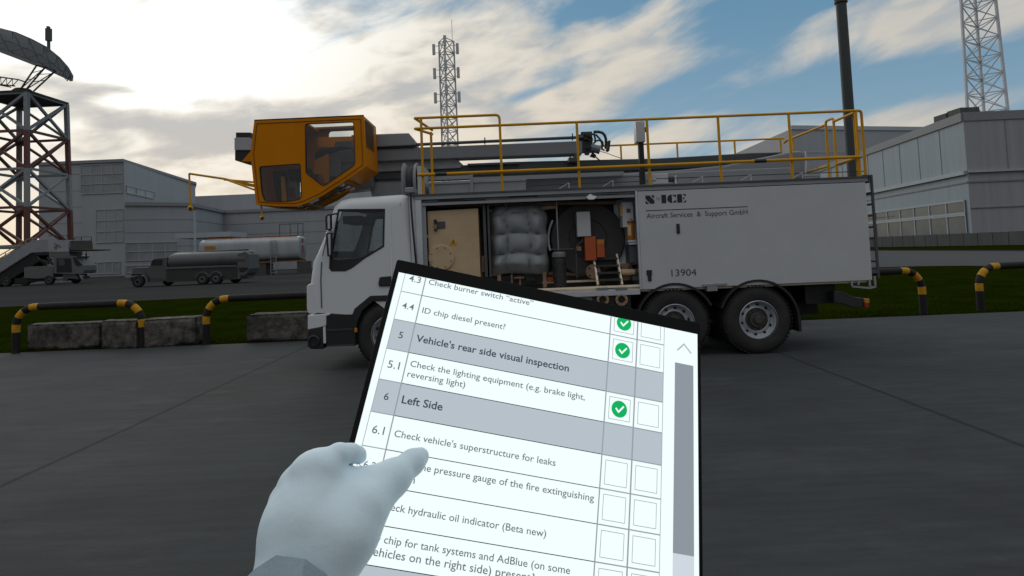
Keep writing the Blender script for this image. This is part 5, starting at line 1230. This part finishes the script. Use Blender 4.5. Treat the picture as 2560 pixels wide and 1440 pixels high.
def tanker():
    Y0 = 54.; W = 2.4; tkg = mat('tanker_trim', (.075, .08, .08), .6)
    def D(x, y, Yq=Y0): return XZ(310+x/5.333, 540+y/5.333, Yq)
    o = thing('fuel_tanker_truck', 'dark grey bonneted fuel tanker truck on the far apron', 'tanker truck', (D(900, 850)[0], Y0+1.2, 0))
    def sp(name, m, pts, y0=0., y1=W, par=None, **k): b = MB(); b.prism([D(*q) for q in pts], Y0+y0, Y0+y1); return b.build(name, m, par or o, **k)
    tg = mat('tanker_grey', (.075, .08, .08), .5, spec=.3, var=.1, dirt=(.04, .04, .04), dscale=.7, damt=.5)
    ca = sp('cab', tg, [(88, 712), (105, 692), (300, 685), (335, 668), (350, 595), (388, 566), (556, 550), (556, 868), (330, 860), (275, 770), (100, 765), (88, 800)], .2, W-.2, bevel=.08, seg=3)
    sp('side_window', vb, [(372, 582), (497, 580), (490, 656), (362, 658)], .17, .19, ca); sp('windscreen', vb, [(336, 662), (362, 592), (374, 585), (352, 662)], .17, .25, ca)
    sp('mudguard', tkg, [(95, 770), (110, 755), (255, 755), (290, 800), (320, 880), (300, 885), (262, 800), (240, 775), (115, 778), (95, 800)], -.0, .5); sp('bumper', vd, [(75, 820), (95, 815), (98, 870), (75, 868)], 0, W)
    sp('step', vd, [(330, 820), (500, 830), (520, 880), (340, 885)], .05, .5)
    # elliptical tank with domed ends
    x0, zc = D(575, 588); x1 = D(1625, 540)[0]; zb_ = D(900, 722)[1]; zt_ = D(900, 480)[1]; zc = (zb_+zt_)/2; rz = (zt_-zb_)/2; ry = 1.15; b = MB(); n = 32; rings = [(x0-.22, .55), (x0-.16, .75), (x0, .92), (x0+.2, 1.), (x1-.2, 1.), (x1, .94), (x1+.1, .8)]
    vs = [(x, Y0+W/2+ry*s*math.cos(2*math.pi*k/n), zc+rz*s*math.sin(2*math.pi*k/n)) for x, s in rings for k in range(n)]
    fs = [(i*n+k, i*n+(k+1) % n, (i+1)*n+(k+1) % n, (i+1)*n+k) for i in range(len(rings)-1) for k in range(n)]+[tuple(range(n)), tuple((len(rings)-1)*n+k for k in range(n))]
    b.add(vs, fs); tk_ = b.build('tank', tg, o, smooth=True, angle=50)
    sp('tank_lettering', vd, [(1270, 580), (1440, 572), (1440, 605), (1270, 612)], .16, .2, tk_)
    sp('top_walkway', vd, [(640, 497), (1590, 440), (1600, 450), (640, 505)], .9, 1.5)
    sp('belt', tkg, [(552, 680), (1500, 652), (1500, 676), (552, 712)], .05, W-.05)
    sp('side_skirt', mat('skirt_dark', (.025, .025, .025), .7, var=.2), [(552, 714), (1500, 678), (1500, 845), (940, 868), (552, 885)], .12, W-.12)
    rc = sp('rear_cabinet', tkg, [(1502, 500), (1615, 470), (1655, 510), (1665, 700), (1640, 760), (1590, 800), (1590, 840), (1502, 845)], .1, W-.1, bevel=.05)
    sp('rear_hopper', vb, [(1520, 690), (1640, 685), (1640, 715), (1580, 750), (1540, 745)], .06, .1, rc); sp('hose_coupling', vb, [(1545, 790), (1640, 785), (1650, 830), (1550, 835)], .05, .4)
    for x in (1042, 1222):
        a, c = D(x, 840); r = 92/5.333/1550*Y0; b = MB(); out = [(a+r*math.cos(R(t)), .55+r*math.sin(R(t))) for t in range(10, 171, 10)]; inn = [(a+(r-.1)*math.cos(R(t)), .55+(r-.1)*math.sin(R(t))) for t in range(170, 9, -10)]
        b.prism(out+inn, Y0-.03, Y0+.6); b.build('mudguard', tkg, o)
        far_wheel(o, a, .52, Y0-.02, .52, .5, tkg)
    far_wheel(o, D(180, 870)[0], .52, Y0-.02, .52, .35, vd); far_wheel(o, D(405, 880)[0], .5, Y0+W-.4, .5, .35); far_wheel(o, D(1390, 850)[0]-.3, .5, Y0+W-.5, .5, .45)
tanker()
def storage_tank():
    Y0 = 83.; W = 3.0
    def E(x, y, Yq=Y0): return XZ(310+x/5.333, 540+y/5.333, Yq)
    o = thing('storage_tank', 'long silver rounded storage tank on legs with orange edging', 'storage tank', (E(1650, 700)[0], Y0+1.5, 0))
    sv = mat('silver_tank', (.33, .35, .37), .35, metal=.3, var=.15, scale=.6, stretch=(1, 1, .3), dirt=(.12, .12, .12), damt=.4)
    x0 = E(985, 380)[0]; x1 = E(2300, 420)[0]; zt_ = (E(1500, 300)[1]); zb_ = E(1850, 592)[1]; h2_ = (zt_-zb_)/2; zc = (zt_+zb_)/2
    sec = rounded([(Y0, zb_), (Y0+W, zb_), (Y0+W, zt_), (Y0, zt_)], .9, 6)
    n = len(sec); cx_ = sum(q[0] for q in sec)/n; cz_ = sum(q[1] for q in sec)/n; b = MB()
    rings = [(x0, .82), (x0+.25, .94), (x0+.7, 1.), (x1-.1, 1.), (x1+.25, .96), (x1+.35, .86)]
    vs = [(x, cx_+(q[0]-cx_)*s, cz_+(q[1]-cz_)*s) for x, s in rings for q in sec]
    fs = [(i*n+k, i*n+(k+1) % n, (i+1)*n+(k+1) % n, (i+1)*n+k) for i in range(len(rings)-1) for k in range(n)]+[tuple(range(n)), tuple((len(rings)-1)*n+k for k in range(n))]
    b.add(vs, fs); tk_ = b.build('tank_shell', sv, o, smooth=True, angle=40)
    og = mat('edging_orange', (.30, .09, .02), .6, var=.3, scale=1.)
    b = MB(); b.box(x0+.6, x1-.1, Y0+.5, Y0+.62, zt_-.02, zt_+.16); b.build('top_edging', og, o)
    b = MB(); b.box(x0+.3, x1+.3, Y0+.05, Y0+W-.05, zb_-.32, zb_-.2); b.build('bottom_edging', og, o)
    b = MB(); b.box(x0+.3, x1+.2, Y0+.15, Y0+W-.15, zb_-.2, zb_-.01); b.build('base_beam', vb, o)
    def sp(name, m, pts, y0=-.03, y1=-.01, par=None): b = MB(); b.prism([E(*q) for q in pts], Y0+y0, Y0+y1); return b.build(name, m, par or o)
    sp('orange_placard', mat('placard_orange', (.36, .13, .01), .5), [(1075, 402), (1218, 400), (1218, 452), (1075, 456)], par=tk_)
    rp_ = mat('placard_red', (.22, .04, .015), .5)
    for z0_, z1_ in ((.72, .9), (.28, .60)):
        b = MB(); b.box(x1+.36, x1+.38, Y0+1.1, Y0+1.7, zb_+(zt_-zb_)*z0_, zb_+(zt_-zb_)*z1_); b.build('end_placard', rp_, tk_)
    b = MB(); b.lathe([(.35, 0), (.35, .05)], (x1+.3, Y0+.7, zc+.8), 'X', 16); b.build('end_hatch', vd, tk_)
    b = MB(); xl_, xr_ = E(1962, 400)[0], E(2035, 400)[0]; zl2 = E(2000, 330)[1]
    for x in (xl_, xr_): b.bar((x, Y0-.25, 0), (x, Y0-.25, zl2), .08)
    for k in range(12): b.bar((xl_, Y0-.25, .3+k*.42), (xr_, Y0-.25, .3+k*.42), .06)
    b.build('ladder', vl, o)
    for xa, xb in ((1735, 1885), (2300, 2412), (1180, 1300)):
        b = MB(); b.box(E(xa, 700)[0], E(xb, 700)[0], Y0+.2, Y0+W-.2, 0, zb_-.32); b.build('leg', vd, o)
    b = MB(); q0, q1 = E(2055, 110), E(2368, 105)
    for x in (q0[0], (q0[0]*.55+q1[0]*.45), q0[0]*.22+q1[0]*.78, q1[0]): b.bar((x, Y0+.5, zt_), (x, Y0+.5, q0[1]), .06)
    b.bar((q0[0], Y0+.5, q0[1]), (q1[0], Y0+.5, q0[1]), .07); b.build('top_rail', vb, o)
storage_tank()
# ------------------------------------------------------------------ tablet held in the foreground
HM = ((.06913386, -.01016382, .24390931), (.01444729, .06548891, .11564986), (.00417733, -.02302173, 1.))
KS = .026/.0461
def TB(u, v, off=0.):
    """point of the tablet's face: u across and v down in checkbox cells, off metres towards the viewer"""
    h = [a*u+b_*v+c for a, b_, c in HM]
    cxm, cym, czm = KS*h[0]/(FPX/1000), KS*(h[1]+(720-CYP)/1000*h[2])/(FPX/1000), KS*h[2]
    return CAM+_r*cxm-_u*cym+_f*czm+TN*off
TN = Vector((0, 0, 0)); _a = TB(1, 0)-TB(0, 0); _b = TB(0, 1)-TB(0, 0); TN = _a.cross(_b).normalized()
if TN.dot(CAM-TB(0, 0)) < 0: TN = -TN
VB = 13.9
tab = thing('tablet', 'black tablet in portrait format showing a checklist, held over the apron', 'tablet', tuple(TB(-2.2, 6, -.004)))
def pt_(u, v, o=0.): return tuple(TB(u, v, o))
def emis(name, col, s=1.):
    mt = bpy.data.materials.new(name); mt.use_nodes = True; nt = mt.node_tree; b = nt.nodes['Principled BSDF']
    b.inputs['Base Color'].default_value = (0.01, .01, .01, 1); b.inputs['Roughness'].default_value = .4; b.inputs['Specular IOR Level'].default_value = .1
    b.inputs['Emission Color'].default_value = (*col, 1); b.inputs['Emission Strength'].default_value = s; return mt
e_white = emis('screen_white', lin((243, 255, 255))); e_grey = emis('screen_grey', lin((181, 192, 201))); e_line = emis('screen_line', lin((40, 44, 50))); e_soft = emis('screen_soft_line', lin((160, 168, 178)))
e_text = emis('screen_text', lin((104, 112, 122))); e_bold = emis('screen_bold', lin((68, 74, 82))); e_green = emis('screen_green', lin((0, 176, 94))); e_bar = emis('screen_bar', lin((140, 149, 158))); e_thumb = emis('screen_thumb', lin((206, 214, 224))); e_chev = emis('screen_chevron', lin((176, 182, 190)))
bez = mat('bezel_black', (.0035, .0035, .0035), .5, var=.1)
bez.node_tree.nodes['Principled BSDF'].inputs['Specular IOR Level'].default_value = .12
b = MB(); oc = rounded([(-7.825, -1.14), (3.40, -1.14), (3.40, VB), (-7.825, VB)], .09, 4); n = len(oc)
b.add([pt_(u, v, 0) for u, v in oc]+[pt_(u, v, -.0085) for u, v in oc], [tuple(range(n)), tuple(range(2*n-1, n-1, -1))]+[(i, (i+1) % n, n+(i+1) % n, n+i) for i in range(n)])
b.build('case', bez, tab, bevel=.0008)
def quad(b, u0, v0, u1, v1, o): b.add([pt_(u0, v0, o), pt_(u1, v0, o), pt_(u1, v1, o), pt_(u0, v1, o)], [(0, 1, 2, 3)])
VT = -.665; UL, UC, UR = -7.42, -6.70, 2.0
b = MB(); quad(b, -7.65, VT, 3.263, VB-.5, .0004); scr = b.build('screen', e_white, tab)
o1, o2, o3 = .0007, .0009, .0011
for v in (1, 3, 8): b = MB(); quad(b, UL, v, UR, v+1, o1); b.build('section_band', e_grey, scr)
b = MB(); w = .012
for v in range(0, 12): quad(b, UC, v-w, 0, v+w, o2)
b.build('row_lines', e_line, scr)
b = MB(); w = .018
for v in range(0, 12): quad(b, UL, v-w*.8, UC, v+w*.8, o2); quad(b, 0, v-w, UR, v+w, o2)
for u, q in ((UC, .02), (0, .02), (1, .024)): quad(b, u-q, VT, u+q, 12, o2+.00005)
for u in (UL, UR): quad(b, u-.010, VT, u+.010, 12, o2+.00005)
b.build('column_lines', emis('screen_col_line', lin((150, 156, 164))), scr)
for row in (-1, 0, 2, 4, 5, 6, 7):
    for col in (0, 1):
        b = MB(); t = .008; u0, u1, v0, v1 = col+.14, col+.86, max(row+.145, VT), row+.855
        if row >= 0: quad(b, u0, v0-t, u1, v0+t, o2)
        quad(b, u0, v1-t, u1, v1+t, o2); quad(b, u0-t, v0, u0+t, v1, o2); quad(b, u1-t, v0, u1+t, v1, o2)
        b.build('checkbox', emis('screen_box', lin((128, 134, 142))), scr)
for row in (-1, 0, 2):
    b = MB(); ps = []
    for k in range(48):
        a = 2*math.pi*k/48; ps.append((.493+.270*math.cos(a), max(row+.5+.272*math.sin(a), VT+.002)))
    b.add([pt_(u, v, o2) for u, v in ps], [tuple(range(48))]); ck = b.build('check_badge', e_green, scr)
    b = MB(); A, B_, Cc = Vector((.38, row+.50)), Vector((.465, row+.60)), Vector((.625, row+.41))
    for p, q in ((A, B_), (B_, Cc)):
        d = (q-p).normalized(); nn = Vector((-d.y, d.x))*.028; p2, q2 = p-d*.02, q+d*.02
        b.add([pt_(*c, o3) for c in (p2-nn, q2-nn, q2+nn, p2+nn)], [(0, 1, 2, 3)]); o3 += .00004
    b.build('check_mark', e_white, ck)
b = MB(); quad(b, 2.42, .535, 3.10, 6.42, o1); b.build('scroll_track', e_bar, scr)
b = MB(); quad(b, 2.42, 6.42, 3.10, VB-1, o1); th_ = b.build('scroll_thumb', e_thumb, scr)
b = MB(); A, B_, Cc = Vector((2.50, .09)), Vector((2.745, -.185)), Vector((3.0, .09))
for i, (p, q) in enumerate(((A, B_), (B_, Cc))):
    d = (q-p).normalized(); nn = Vector((-d.y, d.x))*.026; b.add([pt_(*c, o2+.0001*i) for c in (p-nn, q+d*.02-nn, q+d*.02+nn, p+nn)], [(0, 1, 2, 3)])
b.build('scroll_arrow', e_chev, scr)
def stext(s, u0, v, u1=None, size=.262, m=None, bold=0., clip=None):
    """a line of writing on the screen, baseline at v, stretched to end at u1"""
    vs, fs = text_mesh(s, 1., bold or .007); w = max(q[0] for q in vs); x0 = min(q[0] for q in vs); k = size if u1 is None else (u1-u0)/(w-x0)
    ks = min(max(size, k*.9), k*1.12) if u1 is not None else size
    b = MB(); b.add([pt_(u0+(q[0]-x0)*k, max(v-q[1]*ks, VT), o2) for q in vs], fs); b.build('checklist_text', m or e_text, scr)
stext('4.3', -7.257, -.415, -6.845); stext('Check burner switch “active”', -6.57, -.442, -2.847)
stext('4.4', -7.262, .58, -6.86); stext('ID chip diesel present?', -6.567, .60, -3.692)
stext('5', -7.14, 1.594, -7.0, m=e_bold); stext("Vehicle's rear side visual inspection", -6.56, 1.595, -1.339, m=e_bold, bold=.018)
stext('5.1', -7.255, 2.60, -6.875); stext('Check the lighting equipment (e.g. brake light,', -6.558, 2.43, -.706); stext('reversing light)', -6.576, 2.765, -4.69)
stext('6', -7.13, 3.59, -6.98, m=e_bold); stext('Left Side', -6.565, 3.595, -5.267, m=e_bold, bold=.018)
stext('6.1', -7.24, 4.61, -6.87); stext("Check vehicle's superstructure for leaks", -6.557, 4.60, -1.466)
stext('6.2', -7.24, 5.60, -6.87); stext('Check the pressure gauge of the fire extinguishing', -6.557, 5.40, -.155); stext('system', -6.57, 5.785, -5.658)
stext('6.3', -7.24, 6.60, -6.87); stext('Check hydraulic oil indicator (Beta new)', -6.557, 6.585, -1.537)
stext('6.4', -7.24, 7.60, -6.87); stext('ID chip for tank systems and AdBlue (on some', -6.557, 7.42, -.716); stext('vehicles on the right side) present?', -6.557, 7.76, -1.75)

# ------------------------------------------------------------------ the gloved hand
def HP(px, py, z): return CAM+(_r*((px-CXP)/FPX)-_u*((py-CYP)/FPX)+_f)*z
cap = []        # (a, b, ra, rb, smoothness)
def seg_(p, q, ra, rb): cap.append((HP(*p), HP(*q), ra, rb))
def chain(pts):
    for (p, ra), (q, rb) in zip(pts, pts[1:]): seg_(p, q, ra, rb)
chain([((792, 1450, .405), .0185), ((812, 1300, .415), .0165), ((818, 1167, .425), .0125)])
chain([((762, 1450, .402), .0185), ((778, 1300, .412), .0165), ((780, 1180, .426), .0128)])
chain([((732, 1450, .400), .0185), ((748, 1300, .414), .0160), ((745, 1212, .430), .0120)])
chain([((702, 1450, .400), .0180), ((722, 1330, .414), .0150), ((716, 1255, .434), .0110)])
chain([((825, 1420, .405), .0190), ((868, 1330, .412), .0195), ((908, 1268, .422), .0170)])
hand_groups = [cap]; cap = []
chain([((908, 1268, .422), .0170), ((980, 1198, .446), .0118), ((1030, 1156, .464), .0086), ((1051, 1141, .472), .0068)])
chain([((836, 1208, .430), .0115), ((915, 1213, .436), .0112), ((984, 1190, .449), .0105)]); seg_((838, 1215, .43), (900, 1262, .424), .012, .015); hand_groups.append(cap); cap = []
chain([((818, 1165, .425), .0125), ((846, 1136, .430), .0068), ((878, 1132, .440), .0056), ((894, 1137, .448), .0050), ((902, 1145, .456), .0044)]); hand_groups.append(cap); cap = []
chain([((780, 1180, .426), .0128), ((775, 1162, .455), .0080), ((800, 1156, .498), .0070), ((850, 1180, .512), .0062)]); hand_groups.append(cap); cap = []
chain([((745, 1212, .430), .0120), ((738, 1212, .462), .0076), ((762, 1208, .503), .0068), ((826, 1232, .512), .0060)]); hand_groups.append(cap); cap = []
chain([((716, 1255, .434), .0110), ((712, 1258, .462), .0070), ((738, 1262, .500), .0060), ((796, 1288, .506), .0054)]); hand_groups.append(cap)
def field(Pn):
    tot = None
    for gi, g in enumerate(hand_groups):
        d = None
        for a, c, ra, rb in g:
            a_ = np.array(a); ab = np.array(c)-a_; t = np.clip(((Pn-a_)@ab)/(ab@ab), 0, 1); q = np.linalg.norm(Pn-(a_+t[..., None]*ab), axis=-1)-(ra+(rb-ra)*t)+(.0011 if gi == 0 else 0.)
            k = .015 if gi == 0 else .006
            if d is None: d = q
            else: h = np.clip(.5+.5*(d-q)/k, 0, 1); d = d*(1-h)+q*h-k*h*(1-h)
        if tot is None: tot = d
        else: k = .0014 if gi == 2 else .0045; h = np.clip(.5+.5*(tot-d)/k, 0, 1); tot = tot*(1-h)+d*h-k*h*(1-h)
    return tot
def surface_nets(lo, hi, s):
    n = np.ceil((hi-lo)/s).astype(int)+1; ax_ = [lo[i]+s*np.arange(n[i]) for i in range(3)]
    F = np.stack([field(np.stack(np.meshgrid([x], ax_[1], ax_[2], indexing='ij'), -1))[0] for x in ax_[0]])
    neg = F < 0; c = np.zeros(np.array(F.shape)-1, int)
    for i in (0, 1):
        for j in (0, 1):
            for k in (0, 1): c += neg[i:neg.shape[0]-1+i, j:neg.shape[1]-1+j, k:neg.shape[2]-1+k]
    act = (c > 0) & (c < 8); idx = -np.ones(act.shape, int); cells = np.argwhere(act); idx[act] = np.arange(len(cells))
    acc = np.zeros((len(cells), 3)); cnt = np.zeros(len(cells)); crn = [(i, j, k) for i in (0, 1) for j in (0, 1) for k in (0, 1)]
    for a in crn:
        for ax2 in range(3):
            if a[ax2]: continue
            b2 = list(a); b2[ax2] = 1; fa_ = F[tuple((cells+a).T)]; fb_ = F[tuple((cells+b2).T)]; m_ = (fa_ < 0) != (fb_ < 0)
            t = np.where(m_, fa_/np.where(m_, fa_-fb_, 1), 0); p = cells+np.array(a)+0.; p[:, ax2] += t; acc += p*m_[:, None]; cnt += m_
    V = lo+s*acc/cnt[:, None]; faces = []
    for ax2 in range(3):
        o1_, o2_ = [(1, 2), (2, 0), (0, 1)][ax2]; sl_ = [slice(None)]*3; sl2 = [slice(None)]*3; sl_[ax2] = slice(0, -1); sl2[ax2] = slice(1, None)
        ch = np.argwhere(neg[tuple(sl_)] != neg[tuple(sl2)]); d1 = np.eye(3, dtype=int)[o1_]; d2 = np.eye(3, dtype=int)[o2_]
        ch = ch[(ch[:, o1_] > 0) & (ch[:, o2_] > 0) & (ch[:, o1_] < act.shape[o1_]) & (ch[:, o2_] < act.shape[o2_])]
        q = [idx[tuple((ch-e).T)] for e in (0*d1, d1, d1+d2, d2)]; fl2 = neg[tuple(ch.T)]
        for A4, f2 in zip(np.stack(q, 1), fl2): faces.append(tuple(A4) if f2 else tuple(A4[::-1]))
    return V, [f for f in faces if min(f) >= 0]
allp = np.array([list(p) for g in hand_groups for s_ in g for p in s_[:2]])
V, Fh = surface_nets(allp.min(0)-.026, allp.max(0)+.026, .0018)
glove = mat('white_glove', (.68, .80, .85), .75, var=.02, scale=30, bump=.05, bscale=160)
hand = bpy.data.meshes.new('gloved_hand'); base = Vector(HP(760, 1440, .402))
hand.from_pydata([tuple(Vector(v)-base) for v in V], [], [tuple(int(i) for i in f) for f in Fh]); hand.materials.append(glove); hand.shade_smooth()
ho = bpy.data.objects.new('gloved_hand', hand); C.objects.link(ho); ho.location = base; ho['_o'] = tuple(base)
smo = ho.modifiers.new('smooth', 'SMOOTH'); smo.iterations = 5; smo.factor = .5
tag(ho, 'left hand in a white glove gripping the tablet edge, thumb over the screen', 'hand')
# sleeve cuff
front = [(606, 1452, .405), (640, 1420, .385), (690, 1388, .374), (763, 1397, .372), (812, 1432, .380), (858, 1476, .400)]
back = [(840, 1500, .425), (760, 1500, .435), (680, 1490, .432), (620, 1470, .425)]
ring = front+back; b = MB(); n = len(ring)
top_ = [HP(*q) for q in ring]; cen = sum(top_, Vector())/n; low_ = [p+(HP(690, 1640, .37)-HP(745, 1400, .395))*1.2+(p-cen)*.12 for p in top_]
inn_ = [cen+(p-cen)*.93 for p in top_]; innl = [cen+(p-cen)*.93+(HP(735, 1500, .39)-HP(745, 1400, .395))*.5 for p in top_]
b.add(top_+low_+inn_+innl, [(i, (i+1) % n, n+(i+1) % n, n+i) for i in range(n)]+[(i, (i+1) % n, 2*n+(i+1) % n, 2*n+i) for i in range(n)]+[(2*n+i, 2*n+(i+1) % n, 3*n+(i+1) % n, 3*n+i) for i in range(n)])
b.build('sleeve_cuff', mat('sleeve_grey', (.33, .40, .44), .85, var=.05, scale=20, bump=.1, bscale=300), ho, smooth=True, angle=50)
